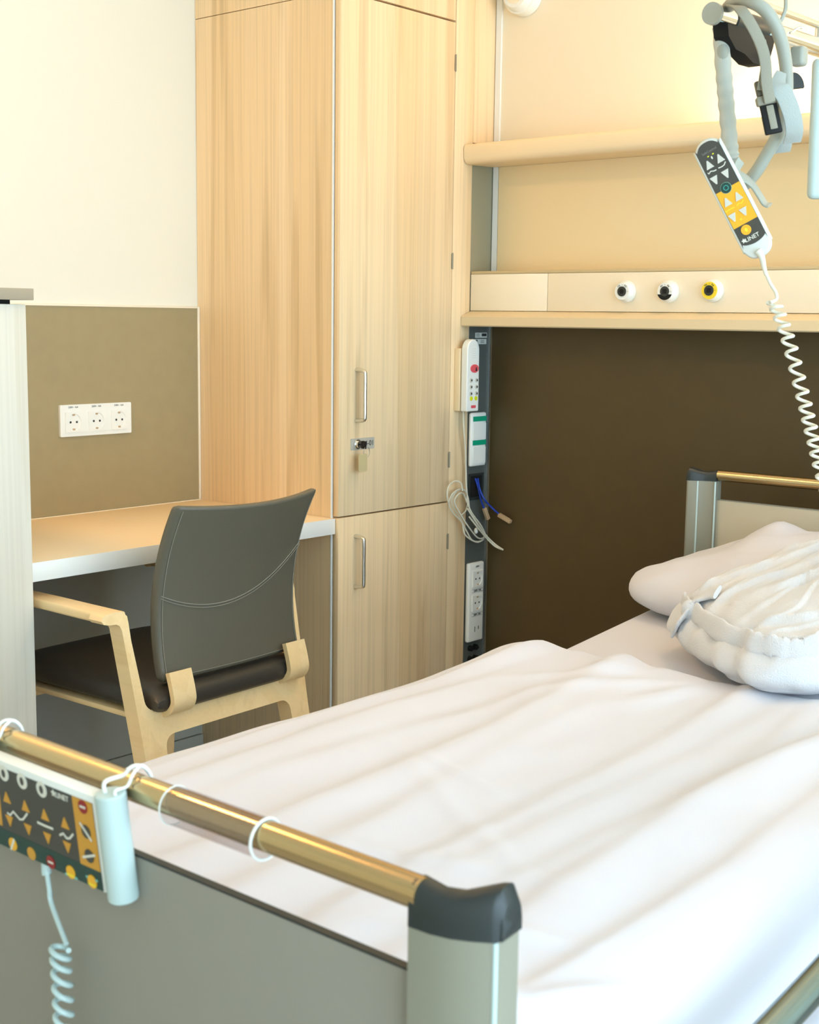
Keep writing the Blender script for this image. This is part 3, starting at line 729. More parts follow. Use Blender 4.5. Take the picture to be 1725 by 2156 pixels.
# duvet
bm = B()
cs = catmull([(-1.545, .44), (-1.542, .52), (-1.532, .58), (-1.508, .607), (-1.45, .612), (-1.25, .613), (-1.05, .614), (-.85, .612), (-.70, .610), (-.645, .603), (-.618, .582), (-.603, .54), (-.592, .49), (-.580, .44)], 16) if False else None
base = [V((x, z, 0)) for x, z in ((-1.545, .44), (-1.542, .52), (-1.532, .58), (-1.506, .607), (-1.42, .612), (-1.25, .613), (-1.05, .614), (-.85, .613), (-.71, .611), (-.648, .603), (-.622, .582), (-.606, .545), (-.594, .50), (-.582, .45))]
cs = catmull(base, 14)
RID = [  # x at y=1.0, x at y=2.1, amp, width, wiggle
 (-.945, -1.045, .011, .016, .010, 1.0), (-.955, -1.10, -.004, .03, .0, 1.0), (-1.40, -1.39, .009, .028, .012, 1.0), (-1.30, -1.31, .008, .022, .016, 1.0), (-1.18, -1.27, .0085, .026, .012, 1.0),
 (-1.08, -1.20, .006, .022, .01, 1.0), (-.84, -.82, .010, .022, .012, 1.0), (-.77, -.90, .007, .025, .01, 1.0), (-.70, -.72, .008, .02, .012, 1.0), (-1.46, -1.47, .006, .02, .006, 1.0), (-.90, -.96, .005, .02, .014, 1.0)]
def duv(x, y):
    d = 0
    for k, (a, b_, am, wd, wg, _) in enumerate(RID):
        am *= 1.45
        xc = a+(b_-a)*(y-1.0)/1.1 + wg*math.sin(y*4.3+k*1.9)
        t = (x-xc)/wd
        fade = .45+.55*max(0, min(1, .5+.5*math.sin(y*3.1+k*2.3)))
        d += am*fade*(math.exp(-t*t*1.8) if t < 0 else math.exp(-t*t*.15))
    d += .006*noise.noise(V((x*5, y*3, 1)))+.003*noise.noise(V((x*14, y*7, 4)))
    # cross creases in the middle and near the foot
    for (cx_, cy_, ang, am, ln, wd) in ((-1.02, 1.30, 2.6, .005, .16, .014), (-1.12, 1.42, 2.9, .004, .13, .012), (-.95, 1.16, .25, .006, .14, .02), (-.80, 1.05, .5, .006, .10, .014), (-.72, .98, -.9, .006, .07, .012), (-.66, 1.02, 1.2, .007, .08, .012), (-1.22, 1.95, 1.0, .008, .13, .022), (-1.30, 1.98, .9, .007, .12, .02), (-1.12, 1.98, 1.35, .007, .13, .022)):
        dx, dy = x-cx_, y-cy_; u = dx*math.cos(ang)+dy*math.sin(ang); v = -dx*math.sin(ang)+dy*math.cos(ang)
        d += am*math.exp(-(v/wd)**2-(u/ln)**2)
    # raised folds near the turned edge on the left
    d += .020*math.exp(-((x+1.49)/.07)**2-((y-2.06)/.09)**2) + .010*math.exp(-((x+1.48)/.05)**2-((y-1.93)/.1)**2) + .008*math.exp(-((x+1.30)/.05)**2-((y-2.07)/.05)**2)
    return max(-.001, d)
NYD = 190; y0d = .778
G = []
for j in range(NYD+1):
    row = []
    for i, p in enumerate(cs):
        c = i/(len(cs)-1); x, z = p.x, p.y
        yend = 2.155 - .05*c + .012*math.sin(c*17)+.008*math.sin(c*41+1)
        y = y0d + (yend-y0d)*j/NYD
        t = (cs[min(len(cs)-1, i+1)]-cs[max(0, i-1)]); nx, nz = -t.y, t.x; l = math.hypot(nx, nz); nx /= l; nz /= l
        d = duv(x, y)
        fe = max(0, (y-(yend-.03))/.03); d += .006 - .010*fe**3       # rolled edge
        fs = max(0, (y0d+.05-y)/.05)
        row.append(bm.verts.new((x+nx*d, y, z+nz*d+.005 - .05*fs**3)))
    G.append(row)
for j in range(NYD):
    for i in range(len(cs)-1): bm.faces.new([G[j][i], G[j][i+1], G[j+1][i+1], G[j+1][i]])
dv = obj('duvet', bm, M['linen'], smooth=180); tag(dv, 'white creased cotton cover spread over the bed', 'duvet')
so = dv.modifiers.new('s', 'SOLIDIFY'); so.thickness = .010; so.offset = -1; so.use_rim = True
# pillow
def superell(fn, n=64, m_=40):
    bm = B(); rows = []
    for i in range(1, m_):
        th = -PI/2+PI*i/m_; rows.append([bm.verts.new(fn(2*PI*j/n, th)) for j in range(n)])
    t = bm.verts.new(fn(0, PI/2)); b = bm.verts.new(fn(0, -PI/2))
    for i in range(len(rows)-1):
        for j in range(n): bm.faces.new([rows[i][j], rows[i][(j+1) % n], rows[i+1][(j+1) % n], rows[i+1][j]])
    for j in range(n): bm.faces.new([rows[-1][j], rows[-1][(j+1) % n], t]); bm.faces.new([rows[0][(j+1) % n], rows[0][j], b])
    return bm
def sg(x, p): return math.copysign(abs(x)**p, x)
def sm(t): t = max(0, min(1, t)); return t*t*(3-2*t)
def pil(a, th):
    ca, sa_ = sg(math.cos(a), .55), sg(math.sin(a), .55); ct = abs(math.cos(th))**.75; st = sg(math.sin(th), .9)
    u, v = ca*ct, sa_*ct
    h = .072*(1-.35*abs(u)**3)*(1-.30*abs(v)**3)
    x, y, z = u*.405, v*.215, st*h
    nn = noise.noise(V((x*7, y*7, z*9+3)))*.022 + noise.noise(V((x*16, y*16, z*16)))*.007
    z += nn*(1 if st > 0 else .3)
    z += .012*math.exp(-((x+.21)/.05)**2-((y-.12)/.08)**2)*(st > 0) - .012*math.exp(-((x+.13)/.03)**2-((y-.16)/.1)**2)*(st > 0)
    z -= .035*sm((-u-.40)/.4)*sm((v+.3)/.7)
    al = math.radians(19); y2 = y*math.cos(al)-z*math.sin(al); z2 = y*math.sin(al)+z*math.cos(al)
    return V((-1.125+x+.02*v, 2.630+y2, .728+z2+.004*u))
pw = obj('pillow', superell(pil), M['linen'], smooth=180); tag(pw, 'plump white pillow leaning against the head board', 'pillow')
# bathrobe
RA = math.atan2(-.26, .36)
ea = V((math.cos(RA), math.sin(RA), 0)); eb = V((-math.sin(RA), math.cos(RA), 0))
RC = V((-1.035, 2.325, .0))
def rb(a, b_, z): return RC + ea*a + eb*b_ + V((0, 0, z))
def saw(x):            # slow rise, quick drop: one cloth layer lying over the next
    f = x-math.floor(x)
    return f/.82 if f < .82 else 1-sm((f-.82)/.18)
def robe(an, th, lift=0):
    ca, sa_ = sg(math.cos(an), .5), sg(math.sin(an), .5); ct = abs(math.cos(th))**.6; st = sg(math.sin(th), .8)
    u, v = ca*ct, sa_*ct
    rise = .5*(v+1)
    h = .058+.052*rise
    wob = 1+.05*noise.noise(V((math.cos(an)*1.7, math.sin(an)*1.7, 3)))
    a = u*.235*wob*(1-.08*rise); b_ = v*.190*wob
    z = st*h
    n1 = noise.noise(V((a*7+5, b_*7, z*7)))
    # overlapping layers running front to back over the top
    lay = .020*saw(a*11.5 - b_*3.2 + .9*n1 + .3) + .008*saw(a*23 + b_*4 + 1.5*n1)
    topw = sm((st+.05)/.5)
    z += lay*topw*(.35+.65*rise)
    fr = sm((-v-.5)/.4)
    # gathered creases hanging over the rounded front
    cre = abs(math.sin(a*24+z*14+2*n1))**.5
    b_ += fr*(.010*(1-cre) + .004*math.sin(a*75+z*50))
    b_ -= .016*fr*math.exp(-((z+.02)/.035)**2)
    b_ += fr*.010*math.exp(-((z-.030)/.012)**2)
    z += .010*n1*(st > -.6) + .004*noise.noise(V((a*30, b_*30, z*30)))*(st > -.6)
    base_ = .603 + max(0, (RC+ea*a+eb*b_).y-2.15)*.095
    p = rb(a, b_, max(base_+.004, base_+.008+h+z))
    if lift:
        c0 = rb(0, 0, .69); p = p + (p-c0).normalized()*lift
    return p
robe_o = thing('bathrobe', 'folded white terry bathrobe with tied belt lying against the pillow', 'bathrobe', rb(0, 0, .62))
obj('robe_body', superell(robe, 240, 150), M['terry'], robe_o, smooth=180)
def ribbon(pts, w_, th_, bm):
    pts = catmull(pts, 5); c0 = rb(0, 0, .66)
    n = len(pts); rings = []
    for i, p in enumerate(pts):
        t = (pts[min(n-1, i+1)]-pts[max(0, i-1)]).normalized(); nn = (p-c0); nn = (nn-t*nn.dot(t)).normalized(); sd = t.cross(nn)
        ww = w_*(1+.10*math.sin(i*.9)+.06*math.sin(i*2.3)); rings.append([bm.verts.new(p+sd*a*ww+nn*b*th_) for a, b in rrect(1, 1, .35, 3)])
    m_ = len(rings[0])
    for i in range(n-1):
        for q in range(m_): bm.faces.new([rings[i][q], rings[i][(q+1) % m_], rings[i+1][(q+1) % m_], rings[i+1][q]])
    bm.faces.new(rings[0]); bm.faces.new(rings[-1][::-1])
bm = B()
ribbon([robe(math.radians(a), .46, .004) for a in range(-104, 30, 8)], .036, .011, bm)
bl = obj('belt', bm, M['terry'], robe_o, smooth=70)
kp0 = robe(math.radians(-106), .46, .008)
bm = B(); sphere(bm, kp0, .019, .015, .020)
ribbon([kp0+V((0, 0, -.004)), robe(math.radians(-104), .28, .011), robe(math.radians(-105), .10, .008), robe(math.radians(-109), -.06, .006)], .032, .009, bm)
ribbon([kp0+V((0, 0, .003)), robe(math.radians(-109), .64, .011), robe(math.radians(-108), .82, .010), robe(math.radians(-101), .98, .008)], .030, .009, bm)
ribbon([kp0, robe(math.radians(-113), .40, .009), robe(math.radians(-121), .34, .005), robe(math.radians(-130), .30, .003)], .032, .009, bm)
obj('belt_knot', bm, M['terry'], bl, smooth=70)

# ------------------------------------------------------------------ clear sleeve on the foot rail
xs0, xs1 = on(368, 1690, 1, .731).x, on(560, 1765, 1, .731).x
sv = thing('label_sleeve', 'clear plastic label sleeve clipped around the foot rail', 'label sleeve', (xs0, .731, .83))
bm = B(); n = 32
A_ = [[bm.verts.new((x, .731+r_*math.cos(2*PI*i/n), .8290+r_*math.sin(2*PI*i/n))) for i in range(n)] for x, r_ in ((xs0, .0172), (xs1, .0172), (xs1, .0164), (xs0, .0164))]
for k in range(4):
    for i in range(n): bm.faces.new([A_[k][i], A_[k][(i+1) % n], A_[(k+1) % 4][(i+1) % n], A_[(k+1) % 4][i]])
obj('sleeve', bm, M['clear'], sv)
for x, rr in ((xs0, .0007), (xs1, .0013)):
    bm = B(); tube(bm, [(x, .731+.0172*math.cos(2*PI*i/36), .8290+.0172*math.sin(2*PI*i/36)) for i in range(36)], rr, 8, closed=True); obj('end_ring', bm, M['plastic'], sv)

# ------------------------------------------------------------------ attendant control panel on the foot rail
tilt = math.radians(7)
HC = V((-1.050, .7055, .783))
CM = frame(HC, (1, 0, 0), (0, -math.sin(tilt), math.cos(tilt)))
cp = thing('control_panel', 'white attendant control panel hung on the foot rail by wire hooks', 'control panel', mtx=CM)
I = Matrix.Identity(4)
def lobj(name, bm, m, parent, **k): return obj(name, bm, m, parent, local=True, **k)
nrmC = (CM.to_3x3() @ V((0, 0, 1)))
def face(px, py, dz=.0062):
    h = hit(px, py, CM @ V((0, 0, dz)), nrmC); return (CM.inverted() @ h)
def fc(cx_, cy_): q = face(cx_/5.75, 1560+cy_/5.75); return (q.x, q.y)
body = lobj('body', box(B(), (-.097, -.048, -.010), (.089, .048, .005), .003), M['plastic'], cp)
def fpoly(pts, m, name, z0, z1, par, lab=None):
    bm = B(); plate(bm, I, pts, z0, z1); return lobj(name, bm, m, par, label=lab, smooth=20)
# face sheet in three colour fields, laid out on the panel
TR = fc(1115, 665); BRc = fc(1260, 1935); BLc = fc(0, 1325); TLc = fc(0, 235)
xr = .086; yt = .0405; yb = -.0455
sheet = fpoly([(-.094, yb), (xr, yb), (xr, yt), (-.094, yt)], M['key_dark'], 'face_sheet', .005, .0056, body, 'charcoal printed keypad sheet')
xo = fc(850, 580)[0]; yg = fc(950, 1480)[1]; yg = (yg+fc(500, 1270)[1])/2
fpoly([(xo, yg), (xr, yg), (xr, yt), (xo, yt)], M['amberd'], 'amber_field', .0056, .0058, sheet, 'amber key field')
fpoly([(-.094, yb), (xr, yb), (xr, yg), (-.094, yg)], M['green'], 'green_field', .0056, .0058, sheet, 'dark green key field')
fpoly([(-.094, yg+.003), (fc(30, 1050)[0], yg+.003), (fc(10, 800)[0], .012), (-.094, .012)], M['amberd'], 'amber_field', .0056, .0058, sheet)
def tri(c, up_, s=.0062):
    return [(c[0]-s, c[1]-s*.85*up_), (c[0]+s, c[1]-s*.85*up_), (c[0], c[1]+s*.95*up_)]
for (x, y, u_) in ((75, 685, 1), (300, 790, 1), (535, 895, 1), (780, 995, 1), (115, 970, -1), (340, 1075, -1), (575, 1180, -1), (815, 1290, -1)):
    c = fc(x, y); fpoly(tri(c, u_), M['amberd'], 'arrow_key', .0056, .0062, sheet, 'amber arrow key')
for (x, y) in ((40, 395), (262, 490), (498, 590)):
    c = fc(x, y); k_ = fpoly(ngon(.0078, 24, *c), M['print'], 'round_key', .0056, .0062, sheet, 'pale round key')
    fpoly(ngon(.0030, 16, c[0], c[1], .0042), M['key_dark'], 'key_symbol', .0062, .0064, k_)
for (x, y, m_) in ((1000, 800, 'red'), (1040, 1100, 'key_dark'), (1080, 1395, 'key_dark'), (155, 1250, 'amber'), (380, 1365, 'amberd'), (615, 1470, 'red'), (855, 1590, 'amber'), (1115, 1705, 'amber')):
    c = fc(x, y); k_ = fpoly(ngon(.0066, 24, *c), M[m_], 'round_key', .0058, .0064, sheet)
    if (x, y) == (1000, 800): fpoly(rrect(.0085, .0022, .0005, 2, *c), M['print'], 'key_symbol', .0064, .0066, k_)
    elif x == 615: fpoly(rrect(.008, .002, .0005, 2, *c), M['print'], 'key_symbol', .0064, .0066, k_)
    elif x in (1040, 1080, 155):
        a = {1040: -.75, 1080: .35, 155: 1.0}[x]; l = .0105 if x != 155 else .008
        d_ = (math.cos(a)*l, math.sin(a)*l); n__ = (-math.sin(a)*.0012, math.cos(a)*.0012)
        fpoly([(c[0]-d_[0]-n__[0], c[1]-d_[1]-n__[1]), (c[0]+d_[0]-n__[0], c[1]+d_[1]-n__[1]), (c[0]+d_[0]+n__[0], c[1]+d_[1]+n__[1]), (c[0]-d_[0]+n__[0], c[1]-d_[1]+n__[1])], M['print'], 'key_symbol', .0064, .0066, k_)
    elif x in (855, 1115):
        for dx in ((-.0075, .0075) if x == 855 else (-.0068, .0068)): fpoly(rrect(.0040, .0022, .0008, 2, c[0]+dx, c[1]-.004 if x == 855 else c[1]+.003), mat('teal_print', (.2, .5, .42)), 'key_symbol', .0058, .0064, k_)
        fpoly(rrect(.012, .0026, .0008, 2, c[0], c[1]-.003), M['yellow'], 'key_symbol', .0064, .0066, k_)
def zig(pts, w_, m, par):
    pts = [V((p[0], p[1], .0062)) for p in pts]; bm = B(); sweep(bm, pts, rrect(w_, .0006, .0002, 1), upv=(0, 0, 1)); lobj('bed_symbol', bm, m, par)
zig([fc(90, 870), fc(125, 900), fc(160, 855), fc(240, 950), fc(280, 950), fc(330, 880)], .0022, M['print'], sheet)
zig([fc(455, 985), fc(540, 1025), fc(640, 1065)], .0024, M['print'], sheet)
zig([fc(725, 1140), fc(765, 1120), fc(810, 1180), fc(845, 1180), fc(885, 1130)], .0022, M['print'], sheet)
def star(c, r_): return [(c[0]+(r_ if i % 2 == 0 else r_*.5)*math.cos(PI/2+PI*i/5), c[1]+(r_ if i % 2 == 0 else r_*.5)*math.sin(PI/2+PI*i/5)) for i in range(10)]
fpoly(star(fc(640, 635), .0040), M['print'], 'logo_star', .0056, .0059, sheet)
c = fc(745, 685); text('LINET', .0075, CM @ Matrix.Translation((c[0], c[1], .0058)), M['print'], sheet, 'logo_lettering')
# round end housings
for x in (.1035, -.107):
    bm = B(); cyl(bm, (x, -.051, -.003), (x, .0525, -.003), .0140, n=40); e_ = lobj('end_housing', bm, M['mint'], cp, label='pale mint cylindrical end housing'); q = e_.modifiers.new('b', 'BEVEL'); q.width = .002; q.segments = 3; q.limit_method = 'ANGLE'
for x in (.1000, -.103):
    Wp = CM @ V((x, .052, -.001)); X_ = Wp.x; ry, rz = .731, .832; R_ = .0165
    pts = [Wp+V((0, 0, -.003)), Wp+V((0, -.001, .010))] + [V((X_+.004*t, ry+R_*math.cos(math.radians(a)), rz+R_*1.22*math.sin(math.radians(a)))) for t, a in ((.1, 135), (.3, 112), (.5, 90), (.8, 60), (1, 30), (1, 5))]
    bm = B(); tube(bm, catmull(pts, 6), .0019, 10)
    pts = [Wp+V((.013, .002, -.004)), Wp+V((.012, .001, .004)), V((X_+.010, ry-.0155, rz+.007)), V((X_+.011, ry-.010, rz+.0165)), V((X_+.006, ry, rz+.0195))]
    tube(bm, catmull(pts, 6), .0015, 8)
    obj('wire_hook', bm, M['plastic'], cp, label='white wire hook over the rail')
# its cable
g0 = face(105, 1852, -.003); Wg = CM @ V((g0.x, -.047, -.002))
bm = B(); tube(bm, catmull([Wg, Wg+V((0, 0, -.010)), Wg+V((.001, 0, -.014))], 4), .0048, 12); tube(bm, catmull([Wg+V((.001, 0, -.013)), Wg+V((.004, -.0, -.028)), Wg+V((.007, 0, -.042)), on(140, 1988, 1, .702)], 6), .0024, 10)
ax = [on(126, 1995, 1, .700), on(133, 2110, 1, .700), on(137, 2260, 1, .700), on(142, 2500, 1, .705)]
coil(catmull(ax, 30), .0080, 13, .0027, bm, rt, fw, lean=.003)
obj('coiled_cable', bm, M['mint'], cp, label='pale mint spiral cable')

# ------------------------------------------------------------------ lifting pole
pa, pb = V((-1.07, 1.945, 1.7215)), V((-1.07, 2.33, 1.7295)); dp = (pb-pa)/(pb-pa).y
pole = thing('lifting_pole', 'polished steel lifting pole reaching over the bed from its head', 'lifting pole', (-1.07, 2.90, .9))
end = pa+dp*.93
bm = B(); tube(bm, catmull([pa, pa+dp*.2, pa+dp*.5, pa+dp*.80, end+V((0, .0, .0)), V((-1.07, 2.955, 1.66)), V((-1.07, 2.97, 1.58)), V((-1.07, 2.97, 1.2)), V((-1.07, 2.97, .5))], 10), .0158, 28); obj('pole', bm, M['chrome'], pole)
bm = B(); cyl(bm, pa-dp*.004, pa+dp*.004, .0168, n=32); obj('end_plug', bm, M['ring'], pole, label='grey plastic end plug')
bm = B()
# dark carriage under the pole
def dk_(a, b_, z0, z1): box(bm, (-1.086, pa.y+a, 1.722+z0), (-1.054, pa.y+b_, 1.722+z1), .006, 3)
pr = [(.025, -.012), (.030, -.030), (.055, -.047), (.085, -.050), (.115, -.060), (.150, -.060), (.172, -.046), (.182, -.026), (.186, -.010)]
prism(bm, pr, lambda u, v, w_: V((w_, pa.y+u, pa.z+v+u*.02)), (-1.083, -1.057)); obj('carriage', bm, M['black'], pole)
bm = B(); tube(bm, [pa+dp*y+V((0, 0, 0)) for y in (.055, .10, .165)], .0175, 24); obj('carriage_collar', bm, M['cap'], pole)
# upper flat rail with posts and hooks
ra, rb_ = V((-1.07, 1.99, 1.762)), V((-1.07, 2.75, 1.772))
bm = B(); sweep(bm, [ra, ra.lerp(rb_, .5), rb_], rrect(.012, .010, .003, 3), upv=(0, 0, 1)); up_rail = obj('upper_rail', bm, M['steel'], pole)
for y in (2.325, 2.72):
    z = 1.722+(y-pa.y)*.021; bm = B(); cyl(bm, (-1.07, y, z+.010), (-1.07, y, 1.768), .0075, n=18); obj('spacer', bm, M['steel'], pole)
hx = catmull([dep(1632, -25, 2.19), dep(1652, -12, 2.18), dep(1655, 15, 2.17), dep(1648, 38, 2.17), dep(1638, 55, 2.17)], 6)
bm = B(); sweep(bm, hx, rrect(.006, .006, .002, 2), upv=fw); obj('hook', bm, M['ring'], pole)
hx = catmull([dep(1668, 68, 2.26), dep(1680, 59, 2.26), dep(1690, 58, 2.26), dep(1696, 66, 2.26)], 6)
bm = B(); sweep(bm, hx, rrect(.004, .004, .001, 2), upv=fw); obj('small_hook', bm, M['steel'], pole)
bm = B(); q = dep(1683, 116, 2.22); box(bm, q-V((.012, .012, .018)), q+V((.012, .012, .014)), .006, 3); obj('stop_block', bm, M['ring'], pole)

# grab handle hung on the pole
gh = thing('grab_handle', 'grey ribbed grab handle hanging from the lifting pole by a strap', 'grab handle', dep(1530, 80, 2.10))
ringp = [dep(x, y, D) for x, y, D in ((1521, 95, 2.13), (1520, 62, 2.15), (1528, 25, 2.13), (1548, 4, 2.07), (1580, 3, 2.03), (1612, 22, 2.02), (1637, 62, 2.03), (1652, 115, 2.05), (1657, 175, 2.07), (1653, 235, 2.08), (1637, 285, 2.09), (1615, 325, 2.11), (1590, 365, 2.13), (1566, 388, 2.15), (1548, 368, 2.17), (1541, 330, 2.17), (1533, 250, 2.155), (1526, 170, 2.14))]
bm = B(); tube(bm, catmull(ringp, 8, closed=True), .0100, 18, closed=True); obj('ring', bm, M['ring'], gh, smooth=60)
gp = catmull([dep(1518, 58, 2.13), dep(1524, 150, 2.138), dep(1530, 220, 2.150), dep(1537, 300, 2.165), dep(1540, 335, 2.17)], 16)
bm = B(); tube(bm, gp, .0128, 20, scale=[1+.06*math.cos(i*PI/3.2) for i in range(len(gp))]); obj('ribbed_grip', bm, mat('pale_grip_rubber', (.50, .52, .46), .5), gh, label='ribbed grey grip')
sp_ = catmull([dep(1540, 12, 2.06), dep(1558, 18, 2.01), dep(1580, 48, 2.00), dep(1602, 92, 2.005), dep(1612, 130, 2.01), dep(1615, 175, 2.02), dep(1622, 215, 2.03)], 8)
bm = B(); sweep(bm, sp_, rrect(.017, .003, .001, 2), upv=-fw)
sp2 = catmull([dep(1606, 85, 2.012), dep(1612, 120, 2.016), dep(1606, 160, 2.024), dep(1601, 190, 2.03)], 8); sweep(bm, sp2, rrect(.010, .003, .001, 2), upv=-fw)
obj('strap', bm, M['strap'], gh, smooth=60, label='grey webbing strap')
bu = frame(dep(1620, 232, 2.04), rt*.95+up*.2, up*.92-rt*.38)
bm = B(); box(bm, (-.013, -.036, -.004), (.013, .010, .004), .002, mtx=bu); bk_ = obj('buckle', bm, M['black'], gh, label='black buckle')
bm = B(); box(bm, (-.005, -.030, .004), (.006, .006, .006), .001, mtx=bu); obj('buckle_tongue', bm, M['strap'], bk_)
bm = B(); box(bm, (-.017, .008, -.006), (.017, .022, .007), .003, mtx=bu); obj('strap_loop', bm, M['strap'], gh)
bm = B(); box(bm, (-.014, .022, -.005), (.013, .046, .005), .003, mtx=bu); obj('strap_pad', bm, M['leather'], gh)
wp_ = catmull([dep(1646, 152, 2.045), dep(1640, 178, 2.03), dep(1655, 205, 2.03), dep(1668, 240, 2.035), dep(1673, 275, 2.05), dep(1668, 300, 2.07)], 8)
bm = B(); sweep(bm, wp_, rrect(.028, .003, .0012, 2), upv=-fw, scale=[.55+.45*min(1, i/12) for i in range(len(wp_))])
wp_ = [p+fw*.055 for p in wp_[8:]]; sweep(bm, wp_, rrect(.026, .003, .0012, 2), upv=-fw)
obj('webbing_wrap', bm, mat('pale_grey_webbing', (.40, .43, .40), .9, bump=.5, bscale=600), gh, smooth=60)
dsk = frame(dep(1670, 185, 2.16), rt, up); bm = B(); plate(bm, dsk, [(0, -.002)] + [(.0175*math.cos(math.radians(a)), .024*math.sin(math.radians(a))) for a in range(0, 100, 12)], -.003, .003); obj('end_tab', bm, M['cap'], gh)

# white pendant at the right edge
q0 = dep(1722, 150, 2.3); bm = B(); PMx = frame(dep(1727, 272, 2.3), rt, V((0, 0, 1)))
box(bm, (-.017, -.116, -.012), (.030, .116, .012), .010, 4, mtx=PMx)
pend = thing('white_pendant', 'long white rounded plastic piece hanging at the right picture edge', 'pendant', dep(1727, 400, 2.3))
obj('pendant_body', bm, M['mint'], pend)
bm = B(); a_ = dep(1727, 158, 2.3); tube(bm, [a_, V((a_.x, a_.y, a_.z+.03)), V((-1.07, 2.44, 1.72))], .0015, 8); obj('suspension_cord', bm, M['cord'], pend)

# ------------------------------------------------------------------ patient remote
th_ = math.radians(24); tl = math.radians(27)
rI = math.cos(tl)*rt + math.sin(tl)*up; uI = -math.sin(tl)*rt + math.cos(tl)*up
RM = frame(dep(1541, 408, 2.095), math.cos(th_)*rI - math.sin(th_)*fw, uI)
rm = thing('remote_control', 'white bed remote with charcoal and amber keypad hanging from the handle', 'remote control', mtx=RM)
def rfc(cx_, cy_, dz=.0115):
    h = hit(1450+cx_/7.433, 280+cy_/7.433, RM @ V((0, 0, dz)), RM.to_3x3() @ V((0, 0, 1))); q = RM.inverted() @ h; return (q.x, q.y)
bm = B()
def oc(pts): return pts
L0 = [(-.0235, .070), (-.0215, .080), (-.012, .0895), (0, .0925), (.012, .0895), (.0215, .080), (.0235, .070), (.0245, -.075), (.0225, -.092), (.015, -.104), (0, -.1085), (-.015, -.104), (-.0225, -.092), (-.0245, -.075)]
L0 = [tuple(p)[:2] for p in catmull([V((x, y, 0)) for x, y in L0], 4, closed=True)]
def scaled(k, kx=None): return [(x*(kx or k), y*k-.0) for x, y in L0]
rings = []
for z, k in ((-.010, .90), (-.006, .985), (.004, 1.0), (.0095, .985), (.0112, .955)):
    rings.append([bm.verts.new((x*(1-(1-k)*2), y*k-.004*(1-k), z)) for x, y in L0])
for a, b in zip(rings, rings[1:]):
    for i in range(len(a)): bm.faces.new([a[i], a[(i+1) % len(a)], b[(i+1) % len(a)], b[i]])
bm.faces.new(rings[0][::-1]); bm.faces.new(rings[-1])
rbody = lobj('body', bm, mat('off_white_plastic', (.66, .68, .62), .4), rm, smooth=50)
def rp(pts, m, name, z0, z1, par, lab=None, sm=20):
    bm = B(); plate(bm, I, pts, z0, z1); return lobj(name, bm, m, par, label=lab, smooth=sm)
kp = [(-.0195, .070), (-.0175, .078), (-.010, .0855), (0, .0875), (.010, .0855), (.0175, .078), (.0195, .070), (.0203, -.072), (.0188, -.0785), (.012, -.0825), (0, -.0845), (-.012, -.0825), (-.0188, -.0785), (-.0203, -.072)]
kp = [tuple(p)[:2] for p in catmull([V((x, y, 0)) for x, y in kp], 3, closed=True)]
kpad = rp(kp, M['key_dark'], 'keypad', .0112, .0120, rbody, 'charcoal keypad')
ya = (rfc(415, 965)[1]+rfc(780, 765)[1])/2; yb_ = (rfc(683, 1520)[1]+rfc(1040, 1340)[1])/2
rp([(-.0197, yb_), (.0199, yb_), (.0197, ya), (-.0196, ya)], M['amber'], 'amber_field', .0120, .0122, kpad, 'amber keypad field')
def rtri(c, s, u_, r_=0): return [(c[0]-s*.86, c[1]-s*.75*u_), (c[0]+s*.86, c[1]-s*.75*u_), (c[0]+s*.12, c[1]+s*u_), (c[0]-s*.12, c[1]+s*u_)]
for x, y, u_ in ((325, 505, 1), (495, 400, 1), (415, 735, -1), (590, 635, -1), (610, 1085, 1), (780, 995, 1), (700, 1320, -1), (870, 1225, -1)):
    rp(rtri(rfc(x, y), .0072, u_), M['btn'], 'arrow_button', .0121, .0135, kpad, 'pale triangular button')
c = rfc(590, 860); k_ = rp(ngon(.0082, 24, *c), M['green'], 'power_button', .0122, .0133, kpad, 'dark green round button')
bm = B(); tube(bm, [(c[0]+.0036*math.cos(2*PI*i/20), c[1]+.0036*math.sin(2*PI*i/20), .0134) for i in range(20)], .0006, 6, closed=True); lobj('button_symbol', bm, mat('teal_mark', (.05, .35, .30)), k_)
bm = B(); tube(bm, [(c[0]+.0082*math.cos(2*PI*i/24), c[1]+.0082*math.sin(2*PI*i/24), .0128) for i in range(24)], .0005, 6, closed=True); lobj('button_rim', bm, mat('teal_rim', (.25, .5, .4)), k_)
c = rfc(905, 1515); k_ = rp(ngon(.0078, 24, *c), M['amber'], 'light_button', .0120, .0133, kpad, 'amber round button')
rp(ngon(.0022, 12, c[0], c[1], .0034), M['yellow'], 'button_symbol', .0133, .0136, k_)
for x, y in ((310, 370), (385, 325)): rp(ngon(.0016, 10, *rfc(x, y), .0010), M['lime'], 'indicator', .0120, .0123, kpad)
rp(ngon(.0012, 10, *rfc(368, 385), .0026), M['print'], 'key_symbol', .0120, .0123, kpad)
rp(star(rfc(825, 1350), .0022), M['yellow'], 'key_symbol', .0122, .0124, kpad)
def rz(pts, w_, m):
    bm = B(); sweep(bm, [V((*rfc(*p), .0123)) for p in pts], rrect(w_, .0004, .0001, 1), upv=(0, 0, 1)); lobj('bed_symbol', bm, m, kpad)
rz([(305, 625), (320, 645), (350, 600), (400, 595), (440, 575)], .0016, M['print'])
rz([(470, 550), (520, 530), (560, 500), (580, 445)], .0016, M['print'])
rz([(580, 1220), (590, 1240), (640, 1200), (720, 1160)], .0014, M['yellow'])
rz([(755, 1140), (790, 1100), (835, 1095), (858, 1040)], .0014, M['yellow'])
c = rfc(870, 1690); rp(star(c, .0042), M['print'], 'logo_star', .0120, .0122, kpad)
